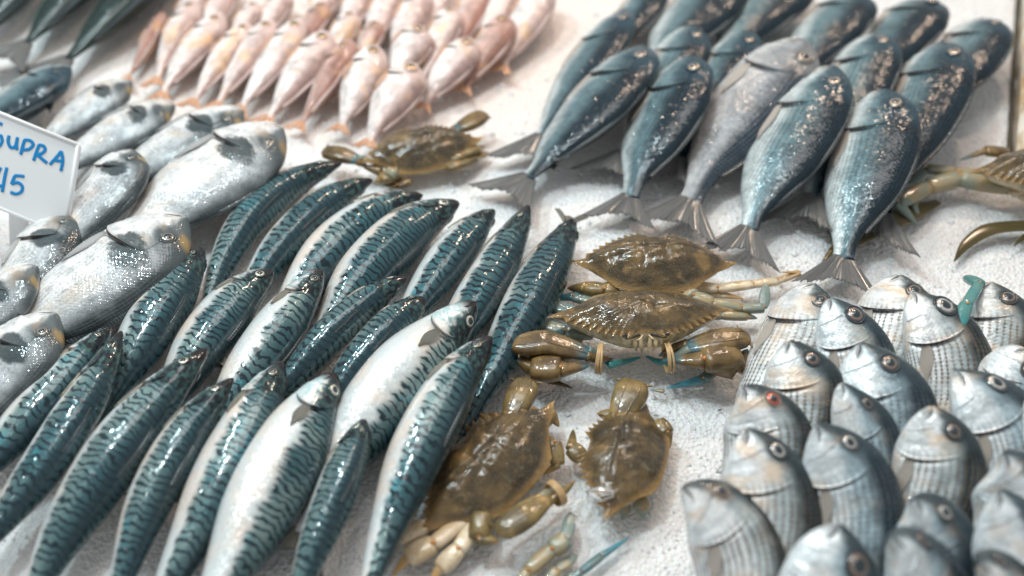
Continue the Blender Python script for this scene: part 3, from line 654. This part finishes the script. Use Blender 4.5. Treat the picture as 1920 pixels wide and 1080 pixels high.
def crab(center, z, yaw, Wpx, tilt, roll, label, belly=.5, H=.17, squash=1.0):
    c = G(*center, z/100); W = Wpx*mpp(c)
    root = thing('blue_crab', (c[0], c[1], 0), label, 'crab', 'brown crabs on the ice')
    O = outline(); O[:, 1] *= squash; no = len(O); nr = 34
    M = Matrix.Rotation(R(yaw), 4, 'Z') @ Matrix.Rotation(R(tilt), 4, 'X') @ Matrix.Rotation(R(roll), 4, 'Y')
    M3 = np.array(M.to_3x3())
    def dome(x, y, r):
        z_ = H*(1-r**2.6)
        for bx, by, br, bh in ((0, .10, .13, .03), (.30, .06, .14, .028), (-.30, .06, .14, .028), (0, -.12, .12, .03), (.2, -.16, .1, .02), (-.2, -.16, .1, .02), (.52, .0, .1, .014), (-.52, .0, .1, .014)):
            z_ = z_+bh*np.exp(-((x-bx)**2+(y-by)**2)/br**2)*(1-r**4)
        z_ = z_-.016*np.exp(-((y-.03-.12*np.abs(x))/.018)**2)*(np.abs(x) < .6)*(1-r**4)
        z_ = z_-.018*np.exp(-((np.abs(x)-.13-.25*(y)**2)/.022)**2)*(np.abs(y+.05) < .2)*(1-r**4)
        for kx, ky, ph_, am in ((19, 7, 0, .006), (-11, 23, 1, .006), (31, 17, 2, .003), (9, -37, 3, .003), (43, 29, 5, .002)):
            z_ = z_+am*np.sin(kx*x+ky*y*1.3+ph_+W*900)*(1-r**6)
        return z_
    def build(f, sgn, flat, k0=.90):
        V = []; A = []
        Os = O.copy()
        for i in range(1, nr+1):
            r = i/nr; k = np.clip((r-k0)/(1-k0), 0, 1)
            sm = sum(np.roll(Os, k_, 0) for k_ in range(-6, 7))/13
            P = (sm*(1-k)+Os*k)*r; x, y = P[:, 0], P[:, 1]
            V.append(np.stack([x, y, f(x, y, r)], -1)); A.append(np.stack([x, y, np.full(no, r)], -1))
        V = np.vstack([np.array([[0, 0, float(f(np.array(0.), np.array(0.), 0.))]])]+V); A = np.vstack([[[0, 0, 0]]]+A)
        F = [(0, 1+j, 1+(j+1) % no) for j in range(no)]+quads(nr, no, True, 1)
        return (V*W)@M3.T+c, F, A
    V, F, A = build(lambda x, y, r: dome(x, y, r), 1, 0)
    mesh('carapace', V, F, CSH, root, {'prm': A}, origin=root.location)
    V, F, A = build(lambda x, y, r: -belly*.44*(1-r**7.0)*(1-.45*np.abs(x))-.004, -1, 0, .985)
    sh = np.array([0, 0, 0.]); mesh('underside', V+sh, F, BELLY, root, {'prm': A}, origin=root.location)
    def loc(x, y, zz=0.): return M3@(np.array([x, y*squash, zz])*W)+c
    root['w'] = 0; del root['w']
    return root, loc, W, M3

def tube(P, rad, flat=1., up=(0, 0, 1), nseg=12, sub=5, bulge=0., prof=None, smooth=True, box=1.):
    # limb through points P (world), radius per point; flat = thickness / breadth
    P = np.array(P, float); rad = np.array(rad, float); n = len(P)
    tt = np.linspace(0, n-1, (n-1)*sub+1); i = np.clip(tt.astype(int), 0, n-2); u = (tt-i)[:, None]
    if smooth and n > 2:
        Pm = np.vstack([2*P[0]-P[1], P, 2*P[-1]-P[-2]]); a, b, c_, d = Pm[i], Pm[i+1], Pm[i+2], Pm[i+3]
        Q = .5*((2*b)+(-a+c_)*u+(2*a-5*b+4*c_-d)*u**2+(-a+3*b-3*c_+d)*u**3)
    else: Q = P[i]*(1-u)+P[i+1]*u
    rr = np.interp(tt, np.arange(n), rad)
    if bulge: rr = rr*(1-bulge+bulge*np.sin(math.pi*np.clip(u[:, 0]*.94+.03, 0, 1))**.5)
    T = nrm(np.gradient(Q, axis=0)); upv = np.array(up, float); S = nrm(np.cross(T, upv)); N = np.cross(S, T)
    V = []; A = []
    for k in range(len(Q)):
        for j in range(nseg):
            th = 2*math.pi*j/nseg; cx, sx = math.cos(th), math.sin(th); V.append(Q[k]+S[k]*math.copysign(abs(cx)**box, cx)*rr[k]+N[k]*math.copysign(abs(sx)**box, sx)*rr[k]*flat); A.append((tt[k]/(n-1), math.cos(th), k))
    m = len(V); V.append(Q[0]-T[0]*rr[0]*.3); V.append(Q[-1]+T[-1]*rr[-1]*.3); A += [(0, 0, 0), (1, 0, 0)]
    F = quads(len(Q), nseg)+[(m, (j+1) % nseg, j) for j in range(nseg)]+[(m+1, m-nseg+j, m-nseg+(j+1) % nseg) for j in range(nseg)]
    return np.array(V), F, np.array(A)
def join(parts):
    V = []; F = []; A = []; o = 0
    for v, f, a in parts:
        V.append(v); A.append(a); F += [tuple(i+o for i in q) for q in f]; o += len(v)
    return np.vstack(V), F, np.vstack(A)
def W3(pts): return [G(x, y, z/100) for x, y, z in pts]
def leg(root, pts, wpx, mat, flat=.6, name='leg', paddle=0, knobs=True, prm=None):
    P = W3(pts); parts = []; segs = len(P)-1; wpx = wpx if isinstance(wpx, (list, tuple)) else [wpx*(1-.13*i) for i in range(segs)]
    for i in range(segs):                            # every limb joint pinches, every piece swells in its middle
        a, b = P[i], P[i+1]; r = wpx[i]*mpp(a)/2
        last = (i == segs-1)
        us = np.linspace(0, 1, 9)
        if paddle and last: pr_ = np.sin(math.pi*np.clip(us*.86+.12, 0, 1))**.6
        elif last: pr_ = .75*(1-us)**.7+.08
        else: pr_ = .80+.20*np.sin(math.pi*np.clip(us*.9+.02, 0, 1))**.7
        Q = [a+(b-a)*u for u in us]; fl = flat*(.4 if paddle and last else 1)
        v, f, A = tube(Q, r*pr_, fl, sub=1, smooth=False, nseg=16, box=.72); A[:, 0] = (i+A[:, 0])/segs; parts.append((v, f, A))
    V, F, A = join(parts)
    o = mesh(name, V, F, CL[mat], root, {'prm': A}, origin=root.location if root else P[0])
    if knobs:
        ks = []
        for i in range(1, segs):
            r = wpx[i]*mpp(P[i])*.11; q = P[i]+np.array([0, -r*.8, wpx[i]*mpp(P[i])*.28*flat+.001])
            V, F, A = tube([q-np.array([r, 0, 0]), q, q+np.array([r, 0, 0])], [r*.4, r, r*.4], 1., sub=3, nseg=8)
            mesh('joint_knob', V, F, JOINT, o, origin=root.location)
    return o
def claw(root, arm, palm, tips, mat, wp, wa=None, flat=.5, tipmat='blue', gap=.0):
    """arm: px points from the body; palm: (start, mid, end); tips: two finger tips"""
    if arm: leg(root, arm, wa or wp*.75, mat, .8, 'claw_arm')
    P = W3(palm); m = mpp(P[0]); r = wp*m/2
    us = np.linspace(0, 1, len(P)); parts = []
    Q = np.array(P); n = 13; q = np.linspace(0, 1, n); Qs = np.stack([np.interp(q, us, Q[:, k]) for k in range(3)], -1)
    pr_ = np.interp(q, [0, .08, .3, .55, .8, 1], [.45, .8, 1, .98, .80, .55])
    parts.append(tube(Qs, r*pr_, flat, sub=1, smooth=False, nseg=24, box=.70))
    # ridges along the hand and the fixed finger
    S = nrm(np.cross(Qs[-1]-Qs[0], np.array([0, 0, 1.])))
    for off in (-.45, .35):
        parts.append(tube([Qs[k]+S*r*off*pr_[k]+np.array([0, 0, 1])*r*flat*pr_[k]*.86 for k in range(1, n)], [r*.10]*(n-1), 1, sub=1, smooth=False, nseg=6))
    t1 = G(*tips[0][:2], tips[0][2]/100); base = Qs[-1]+S*r*.22
    def finger(b, t, bend):
        d = t-b; pts = [b-d*.12, b+d*.33+S*bend*r, b+d*.7+S*bend*r*.8, t]; F1 = tube(pts, [r*.42, r*.36, r*.24, r*.05], .8, nseg=10)
        L = [F1]
        for k in range(6):
            p = b+d*(.15+.12*k)-S*bend*r*.6*math.sin(math.pi*(.15+.12*k)); L.append(tube([p, p-S*np.sign(bend)*r*.22], [r*.09, r*.02], 1, sub=1, smooth=False, nseg=6, up=(0.1, .2, 1)))
        return L
    parts += finger(base, t1, .14)
    V, F, A = join(parts); pr = mesh('claw', V, F, CL[mat], root, {'prm': A}, origin=root.location)
    t2 = G(*tips[1][:2], tips[1][2]/100)
    V, F, A = join(finger(Qs[-1]-S*r*.25, t2, -.14)); o = mesh('finger', V, F, CL[tipmat], pr, {'prm': A}, origin=root.location); o.location = (0, 0, 0)
    # spines at the wrist
    for k, (uu, s_) in enumerate(((.02, -1), (.12, 1))):
        p = Qs[0]+(Qs[-1]-Qs[0])*uu; V, F, A = tube([p+S*s_*r*.5, p+S*s_*r*1.15+np.array([0, 0, r*.2])], [r*.16, r*.02], 1, sub=1, smooth=False, nseg=8)
        o = mesh('spine', V, F, CL[mat], pr, {'prm': A}, origin=root.location); o.location = (0, 0, 0)
    return pr
def band(c, z, ax, rad, fl, label, turns=3, wpx=3.6):
    """rubber band wound round a claw; ax = direction in px the claw points"""
    C = G(*c, z/100); d = G(c[0]+ax[0], c[1]+ax[1], z/100)-C; d = d/np.linalg.norm(d); up = np.array([0, 0, 1.]); s = np.cross(d, up)
    m = mpp(C); rr = rad*m; parts = []
    for k in range(turns):
        o = (k-(turns-1)/2)*wpx*m*.95; tl = rng.uniform(-.15, .15); n = 36
        P = [C+d*(o+tl*rr*math.cos(2*math.pi*i/n)*.5)+(s*math.cos(2*math.pi*i/n)+up*fl*math.sin(2*math.pi*i/n))*rr*(1+.03*k) for i in range(n)]
        V = []; 
        for i in range(n):
            e = nrm(P[i]-C-d*o)
            for q in range(8): th = 2*math.pi*q/8; V.append(P[i]+(e*math.cos(th)*.5+d*math.sin(th))*wpx*m*.62)
        F = [(i*8+q, i*8+(q+1) % 8, ((i+1) % n)*8+(q+1) % 8, ((i+1) % n)*8+q) for i in range(n) for q in range(8)]
        parts.append((np.array(V), F, np.zeros((n*8, 3))))
    V, F, A = join(parts); base = np.array([C[0], C[1], max(0, C[2]-rr*fl)])
    tag(mesh('rubber_band', V, F, BAND, origin=base), label, 'rubber band', 'rubber bands round claws')

# 1 upper one of the central pair, back edge to the viewer
c1, L1, W1, _ = crab((1226, 488), 3.4, -1, 157, 6, 0, 'upper of the two stacked crabs, glossy shell with sawtooth edge facing away', H=.22, squash=1.55)
leg(c1, [(1158,546,2.2),(1133,545,2.4),(1098,541,2.2),(1064,540,1.6)], [36,32,34,24], 'olive', .8, paddle=0)
leg(c1, [(1170,552,1.6),(1120,566,1.8),(1075,556,1.6),(1030,560,1.0)], [26,26,24,22], 'blue')
leg(c1, [(1290,533,1.8),(1345,541,1.8),(1412,533,1.5),(1458,527,1.3),(1499,511,1.6),(1463,510,2.2)], [22,22,20,16,11,8], 'pale')
leg(c1, [(1285,548,2.4),(1300,556,2.6),(1335,568,2.4),(1390,578,2.0),(1432,578,2.0),(1436,532,2.6)], [34,28,24,22,22,34], 'tan', .7, paddle=1)
leg(c1, [(1300,540,1.2),(1350,552,1.2),(1394,560,1.0)], [22,20,16], 'pale')
# 2 lower one, face to the viewer
c2, L2, W2, M2 = crab((1203, 590), 4.6, 183, 178, 10, 0, 'lower of the two stacked crabs, face and folded claws towards the viewer', belly=.66, H=.16, squash=1.36)
leg(c2, [(1120,610,2.4),(1085,590,2.8),(1030,572,2.6),(1010,612,1.4)], [34,32,28,20], 'blue')
leg(c2, [(1110,625,2.2),(1060,622,2.6),(1005,606,2.4),(995,640,1.2)], [32,30,26,18], 'blue')
leg(c2, [(1090,640,2.0),(1050,634,2.4),(1000,616,2.2)], [26,26,20], 'tan')
leg(c2, [(1300,585,2.4),(1350,590,2.0),(1400,592,1.6),(1420,597,1.2)], [26,24,20,12], 'tan')
leg(c2, [(1310,640,1.4),(1345,690,1.2),(1318,711,1.2),(1250,728,1.0)], [30,22,24,22], 'blue', .7, paddle=0)
leg(c2, [(1245,733,.9),(1218,731,.8)], [12,10], 'tan')
leg(c2, [(1010,705,.9),(1040,716,.9),(1075,728,.7)], [16,14,10], 'brown')
claw(c2, [(1060,660,2.8),(1000,690,2.6),(962,668,3.0)], [(958,650,3.8),(1020,641,4.2),(1105,664,3.6)], [(1150,672,2.6),(1135,682,2.4)], 'brown', 54, 50)
leg(c2, [(998,692,3.2),(1050,692,3.6),(1104,686,3.2)], [54,42], 'brown', .7, 'claw_arm')
claw(c2, [(1310,665,2.8),(1380,690,2.6),(1402,655,3.0)], [(1404,632,3.8),(1345,640,4.0),(1285,652,3.4)], [(1235,668,2.4),(1240,678,2.2)], 'brown', 54, 52)
leg(c2, [(1385,668,3.4),(1320,676,3.8),(1255,676,3.2)], [56,46], 'brown', .7, 'claw_arm')
tb = tube(W3([(1140,684,2.4),(1170,678,1.8),(1200,670,1.4)]), [.0045, .0035, .0012], .7); mesh('claw_tip', tb[0], tb[1], CL['teal'], c2, {'prm': tb[2]}, origin=c2.location)
tb = tube(W3([(1262,680,2.2),(1235,678,1.8),(1212,668,1.4)]), [.0045, .0035, .0012], .7); mesh('claw_tip', tb[0], tb[1], CL['teal'], c2, {'prm': tb[2]}, origin=c2.location)
# mouthparts, eye stalks
mp = []
for sx in (-1, 1):
    for k, (x0, y0, z0, x1, y1, z1, r) in enumerate(((.05, .235, -.06, .03, .25, -.24, .028), (.11, .225, -.07, .09, .24, -.22, .030), (.17, .215, -.08, .15, .225, -.17, .022), (.03, .24, -.02, .10, .27, -.05, .012))):
        mp.append(tube([L2(sx*x0, y0, z0), L2(sx*(x0+x1)/2*1.05, (y0+y1)/2+.02, (z0+z1)/2), L2(sx*x1, y1, z1)], [r*W2*.6, r*W2, r*W2*.5], .7))
V, F, A = join(mp); mesh('mouthpart', V, F, BELLY, c2, {'prm': A}, origin=c2.location)
sk_ = [tube([L2(sx*.12, .20, -.015), L2(sx*.19, .245, -.01), L2(sx*.24, .25, -.005)], [.012*W2, .016*W2, .026*W2], 1) for sx in (-1, 1)]
for v, f, a in sk_: mesh('eye_stalk', v, f, simple('eye_stalk_dark', (.02, .014, .01), .15, 0, 1), c2, {'prm': a}, origin=c2.location)
for sx in (-1, 1):
    v, f, a = tube([L2(sx*.06, .215, -.03), L2(sx*.20, .225, -.045), L2(sx*.34, .17, -.04)], [.03*W2, .04*W2, .02*W2], .6); mesh('eye_socket', v, f, simple('socket_dark', (.03, .02, .012), .4, 0, .6), c2, {'prm': a}, origin=c2.location)
band((1124, 672), 3.2, (60, 6), 30, .85, 'tan rubber band round the left claw of the lower stacked crab')
band((1252, 670), 3.2, (60, -6), 30, .85, 'tan rubber band round the right claw of the lower stacked crab')
# 3 lower left
c3, L3, W3_, _ = crab((912, 868), 2.8, 48, 190, 4, -6, 'grey-brown crab beside the bright teal mackerel, pale legs sticking out below it', H=.20, squash=1.62)
claw(c3, [(925,800,2.2),(900,775,2.4)], [(990,712,3.2),(975,745,3.4),(955,790,3.0)], [(930,805,2),(950,812,2)], 'olive', 56, 34)
leg(c3, [(945,700+90,2.4),(915,785,2.0),(890,770,1.2)], [30,20], 'brown')
leg(c3, [(1010,800,2.2),(1032,775,2.2),(1048,800,1.8)], [34,30], 'olive')
leg(c3, [(1020,840,2.0),(1040,830,2.4),(1046,870,1.8),(1020,890,1.4)], [34,30,22], 'olive')
claw(c3, [(905,965,2.4),(898,1010,2.0),(935,1015,2.2)], [(935,1000,3.0),(985,965,3.2),(1025,935,2.8)], [(1078,900,2.2),(1060,912,2.0)], 'olive', 56, 46, tipmat='tan')
leg(c3, [(860,965,1.8),(800,985,1.8),(748,1010,1.4),(738,1040,.8)], [30,34,24], 'pale')
leg(c3, [(872,975,1.8),(812,1020,1.8),(765,1045,1.2),(735,1080,.8)], [32,44,26], 'pale')
leg(c3, [(892,985,1.8),(860,1030,1.6),(825,1065,1.0),(800,1100,.6)], [34,38,24], 'pale')
band((1042, 925), 2.9, (50, -34), 25, .9, 'tan rubber band round the lower claw of the grey-brown crab', 3, 4.5)
# 4 lower right
c4, L4, W4, _ = crab((1165, 850), 2.6, 74, 168, 2, 6, 'dark olive crab lying sideways at the bottom centre, a clear ice drop on its shell', H=.20, squash=1.62)
claw(c4, [(1150,780,2.2),(1120,775,2.2)], [(1190,716,3.0),(1180,745,3.2),(1160,785,2.8)], [(1140,800,2),(1155,808,2)], 'olive', 66, 38)
leg(c4, [(1092,860,1.8),(1072,840,2.0),(1075,805,1.4)], [36,28], 'olive')
leg(c4, [(1200,935,1.8),(1205,955,1.6),(1206,975,1.0)], [32,26], 'tan')
leg(c4, [(1170,945,1.6),(1172,962,1.2),(1166,976,.8)], [24,18], 'tan')
leg(c4, [(1235,790,2.2),(1252,812,2.2),(1256,840,1.6)], [30,24], 'olive')
d = G(1126, 925, 4.3/100); V, F, A = tube([d+np.array([-.010, 0, .0]), d, d+np.array([.010, 0, 0])], [.003, .0075, .003], .5, sub=6, nseg=16)
tag(mesh('ice_drop', V, F, NT('clear_ice').fin((.92, .96, 1.), .03, 0, 0, trans=1.), origin=d-np.array([0, 0, .004])), 'clear bluish ice drop on the shell of the dark olive crab', 'ice')
# 5 far one
c5, L5, W5, _ = crab((790, 276), 2.6, 16, 122, 10, 0, 'far blurred crab below the red mullet, both claws stretched sideways', H=.22, squash=1.6)
claw(c5, [(715,320,1.6),(680,312,2.0)], [(606,284,2.6),(640,290,2.8),(672,300,2.6)], [(690,310,2),(692,300,2)], 'brown', 38, 30)
claw(c5, [(850,250,2.0),(868,244,2.2)], [(910,214,2.8),(885,228,3.0),(855,243,2.6)], [(840,252,2),(842,242,2)], 'brown', 38, 26)
leg(c5, [(845,300,2.2),(868,290,2.2),(895,278,1.8),(912,272,1.2)], [26,24,20], 'olive')
leg(c5, [(840,315,2.0),(862,308,2.0),(890,296,1.4),(915,285,.9)], [26,24,20], 'olive', paddle=1)
leg(c5, [(750,325,2.0),(715,335,2.0),(700,342,1.4)], [30,26], 'olive')
leg(c5, [(770,340,1.4),(745,348,1.4),(715,346,1.0)], [22,20], 'brown')
leg(c5, [(730,330,2.4),(738,318,2.8),(748,330,2.2)], [26,22], 'tan')
# 6 right edge
c6, L6, W6, _ = crab((1972, 318), 4.6, 184, 158, 8, 0, 'speckled brown crab cut by the right edge, legs reaching the dark bream', belly=.55, H=.22, squash=1.4)
leg(c6, [(1890,350,2.0),(1798,334,2.4),(1742,350,2.2),(1682,380,2.0),(1722,424,.8)], [40,36,34,30,16], 'tan', .7)
leg(c6, [(1850,330,2.2),(1790,322,2.2),(1738,316,2.2),(1703,344,2.0)], [24,22,20,56], 'tan', .7, paddle=1)
leg(c6, [(1890,286,2.4),(1848,283,2.6),(1800,300,2.0)], [26,18], 'brown')
leg(c6, [(1735,350,1.6),(1712,380,1.4),(1725,412,.8)], [20,18], 'tan')
leg(c6, [(1915,352,1.8),(1895,358,1.6),(1880,352,1.4)], [34,30], 'pale')
leg(c6, [(1935,372,1.2),(1912,364,1.4),(1900,362,1.4)], [26,24], 'pale')
# loose legs
def loose(pts, w_, mat, lab, paddle=0):
    base = G(pts[0][0], pts[0][1], 0); r = thing('crab_leg', base, lab, 'crab leg', 'crab legs lying loose')
    leg(r, pts, w_, mat, .65, 'shell', paddle)
loose([(960,1110,.8),(990,1070,1.2),(1035,1030,1.5),(1062,1012,1.7),(1070,960,1.6)], [24,32,40,26,46], 'tan', 'broad paddle leg of a crab at the bottom edge, standing up between two crabs', 1)
loose([(1015,1110,.6),(1045,1068,1.0),(1082,1040,1.0)], [24,22], 'tan', 'short dark crab leg right beside the paddle leg', 1)
loose([(1055,1095,.6),(1090,1072,1.0),(1128,1042,1.0),(1180,1008,1.0)], [18,18,18], 'blue', 'thin blue-green crab leg pointing right at the bottom edge')
loose([(1815,522,5.6),(1836,532,7.0),(1812,572,8.4),(1792,618,7.8),(1770,600,7.2)], [26,22,30,14], 'teal', 'blue-green crab leg hooked over the head of a striped bream')
# ------------------------------------------------------------ price sign
def onplane(px, py, P0, N):
    d = FWD+RGT*(px-960)/FPX+UPV*(540-py)/FPX; t = np.dot(P0-CAM, N)/np.dot(d, N); return CAM+d*t
foot = G(28, 478, 0.5/100)
SN = nrm(np.array([.18, -1., .62])); SP = foot+np.array([0, -.004, 0])
# board: keeps off the giltheads, stands on a post
P0 = SP+np.array([0, 0, .03]); S_ = lambda x, y, o=0.: onplane(x, y, P0, SN)+SN*o
WHITE = simple('white_plastic', (.80, .81, .82), .35, 0, .3); TEXT = simple('cyan_marker', (.0, .23, .55), .4)
TL, TR, BR, BL = S_(-250, 108), S_(152, 271), S_(126, 444), S_(-270, 282)
signr = thing('price_sign', (foot[0], foot[1], 0), 'white price sign with cyan handwriting standing among the giltheads', 'sign')
def plate(name, corners, th, mat, parent, rad=.004, back=0.):
    C = [np.array(c) for c in corners]; ctr = sum(C)/4; out = []
    for i in range(4):
        a, b, c = C[i-1], C[i], C[(i+1) % 4]
        for k in range(6):
            t = k/5; p = b+nrm(a-b)*rad*(1-t)**2*1.+nrm(c-b)*rad*t**2; out.append(p)
    out = np.array(out); n = len(out)
    V = np.vstack([out+SN*back, out*.0+out-SN*th+SN*back]); ins = ctr+(out-ctr)*.992
    V = np.vstack([ins+SN*(back+.0006), out+SN*back, out-SN*th+SN*back])
    F = [tuple(range(n))[::-1]]+[(i, (i+1) % n, n+(i+1) % n, n+i) for i in range(n)]+[(n+i, n+(i+1) % n, 2*n+(i+1) % n, 2*n+i) for i in range(n)]+[tuple(2*n+i for i in range(n))]
    return mesh(name, V, F, mat, parent, smooth=False, origin=signr.location)
plate('board', (TL, TR, BR, BL), .004, WHITE, signr)
# raised rim
rim = [TL, TR, BR, BL]; cc = sum(rim)/4; rs = []
for i in range(4):
    a = rim[i]+nrm(cc-rim[i])*.003; b = rim[(i+1) % 4]+nrm(cc-rim[(i+1) % 4])*.003
    rs.append(tube([a+SN*.0008, b+SN*.0008], [.0016, .0016], 1, up=SN, sub=1, smooth=False, nseg=8))
V, F, A = join(rs); mesh('rim', V, F, WHITE, signr, {'prm': A}, origin=signr.location)
# post
pA, pB = S_(12, 395), S_(48, 410); q0 = foot+np.array([-.010, 0, -.02]); q1 = foot+np.array([.010, 0, -.02])
F8 = [(0, 1, 2, 3), (7, 6, 5, 4), (0, 4, 5, 1), (1, 5, 6, 2), (2, 6, 7, 3), (3, 7, 4, 0)]
up_ = nrm((S_(0, 300)-S_(-8, 400))); pa, pb = pA-SN*.0045+up_*.01, pB-SN*.0045+up_*.01
V = [q0, q1, pb, pa]; V = V+[v-SN*.004 for v in V]
mesh('post', V, F8, WHITE, signr, smooth=False, origin=signr.location)
def stroke(pts, wpx=6.2, name='letter'):
    P = [S_(x, y, .0011) for x, y in pts]; m = mpp(P[0])
    return tube(P, [wpx*m*.5]*len(P), .12, up=SN, sub=6 if len(P) > 2 else 2, smooth=True, nseg=10)
o_ = lambda L, y0=0: [(x/3, y/3+y0) for x, y in L]
LET = {
 'letter': [
  [o_([(14,700),(-10,692),(-42,715),(-52,765),(-38,815),(-5,822),(14,795)]), o_([(14,795),(8,765),(-8,762)])],
  [o_([(52,762),(47,795),(60,826),(84,826),(98,792)]), o_([(100,772),(94,805),(96,842)])],
  [o_([(140,785),(128,825),(118,868)]), o_([(138,786),(170,790),(188,812),(165,838),(130,842)])],
  [o_([(222,812),(205,858),(190,902)]), o_([(220,814),(248,822),(254,845),(232,864),(206,868)]), o_([(212,870),(240,895),(266,916)])],
  [o_([(282,924),(318,885),(346,850)]), o_([(346,850),(354,900),(344,960)]), o_([(300,898),(328,904),(356,904)])],
 ],
 'digit': [
  [o_([(6,42),(-30,110),(-34,138)], 300), o_([(-34,138),(-8,142),(22,150)], 300), o_([(40,42),(28,95),(14,178)], 300)],
  [o_([(84,88),(76,110),(66,134)], 300), o_([(84,87),(110,88),(138,92)], 300), o_([(66,134),(100,126),(126,146),(122,176),(94,190),(60,180)], 300)],
 ]}
for nm, gl in LET.items():
    for g in gl:
        V, F, A = join([stroke(s) for s in g]); mesh(nm, V, F, TEXT, signr, {'prm': A}, origin=signr.location)

# ------------------------------------------------------------ edge of the tray at the far right
t = NT('weathered_board'); o = t.objc(); n = t.noise(o, 22, 4, .7); n2 = t.noise(t.v_('MULTIPLY', o, (1, .2, 1)), 120, 3)
c = t.mix(t.ss(n, .35, .6), (.70, .66, .58), (.50, .36, .20)); c = t.mix(t.m_('MULTIPLY', t.ss(n2, .58, .7), .7), c, (.10, .08, .06))
EDGE = t.fin(c, .6, nor=t.bump(n2, .6, .002))
a, b = G(1919, -60), G(1897, 330)
d = nrm(b-a); s = np.array([-d[1], d[0], 0]); s = s if s[0] > 0 else -s
V = []
prof = [(0, -.02), (0, .018), (.004, .024), (.05, .026), (.055, .02), (.055, -.02)]
ns = 24
for i in range(ns):
    p = a+(b-a)*i/(ns-1)
    for x, z in prof: V.append(p+s*(x+rng.uniform(-.0008, .0008))+np.array([0, 0, z+rng.uniform(-.0006, .0006)]))
F = quads(ns, 6)+[tuple(range(6))[::-1], tuple((ns-1)*6+k for k in range(6))]
tag(mesh('wooden_ledge', V, F, EDGE, origin=a*[1, 1, 0], smooth=False), 'stained pale ledge along the right edge of the ice, behind the speckled crab', 'ledge')
gl_ = simple('dark_joint', (.05, .045, .03), .7); V, F, A = tube([a-s*.004+[0, 0, .001], (a+b)/2-s*.0045+[0, 0, .001], b-s*.004+[0, 0, .001]], [.003]*3, .8, sub=10)
tag(mesh('seam', V+rng.uniform(-.0006, .0006, V.shape), F, gl_, origin=a), 'dark grimy seam between the ice and the stained ledge', 'seam')

# ------------------------------------------------------------ yellow and black tail lobes of fish lying out of sight
def lobe(root, pts, wpx, mat=FIN['yellow'], name='tail_fin', flat=.14):
    P = W3(pts); r = [w_*mpp(p)/2 for w_, p in zip(wpx, P)]; V, F, A = tube(P, r, flat, sub=8, nseg=24)
    f = np.stack([A[:, 0]*.1, A[:, 1]*.32, A[:, 2]*0], -1)
    return mesh(name, V, F, mat, root, {'fuv': f}, origin=root.location)
yr = thing('yellow_tailed_fish', G(1960, 445), 'yellow and black tail of a fish that lies beyond the right edge', 'fish')
lobe(yr, [(1789,490,.6),(1812,458,.9),(1850,432,1.2),(1900,424,1.4),(1960,424,1.6),(2010,432,1.8)], [3,22,32,30,30,34])
lobe(yr, [(1900,462,.7),(1925,442,1.1),(1960,434,1.4),(2010,434,1.8)], [2,14,24,34])
make = [(1985,436,2.0),(2040,420,2.4),(2120,380,3.4),(2220,340,3.8),(2330,310,3.2),(2390,300,2.6)]
P = W3(make); V, F, A = tube(P, [x*mpp(P[0]) for x in (20, 24, 60, 74, 50, 8)], .6, sub=6, nseg=24)
mesh('body', V, F, SK['large'], yr, {'fuv': A*[.3, .05, 0], 'prm': np.stack([A[:, 0]*0+.5, A[:, 1], A[:, 0]*0+.5], -1)}, origin=yr.location)
yb = thing('brown_fish', G(1640, 440), 'mottled brown fish tail showing from under the frontmost dark bream, by the crab legs', 'fish')
lobe(yb, [(1760,378,.5),(1710,398,.9),(1660,420,1.0),(1600,446,1.0),(1560,478,.7),(1542,498,.5)], [14,42,46,44,22,8], flat=.25)

# small debris on the ice
DB = simple('dark_speck', (.03, .02, .015), .5)
V = []; F = []
for i in range(11):
    c_ = G(rng.uniform(900, 1900), rng.uniform(220, 1060), .15/100); r = rng.uniform(.0005, .0011)
    v, f, A = tube([c_-np.array([r*1.6, 0, 0]), c_, c_+np.array([r*1.6, r, 0])], [r*.3, r*.7, r*.2], .6, sub=2, nseg=6); F += [tuple(k+len(V) for k in q) for q in f]; V += list(v)
tag(mesh('ice_specks', V, F, DB), kind='stuff')
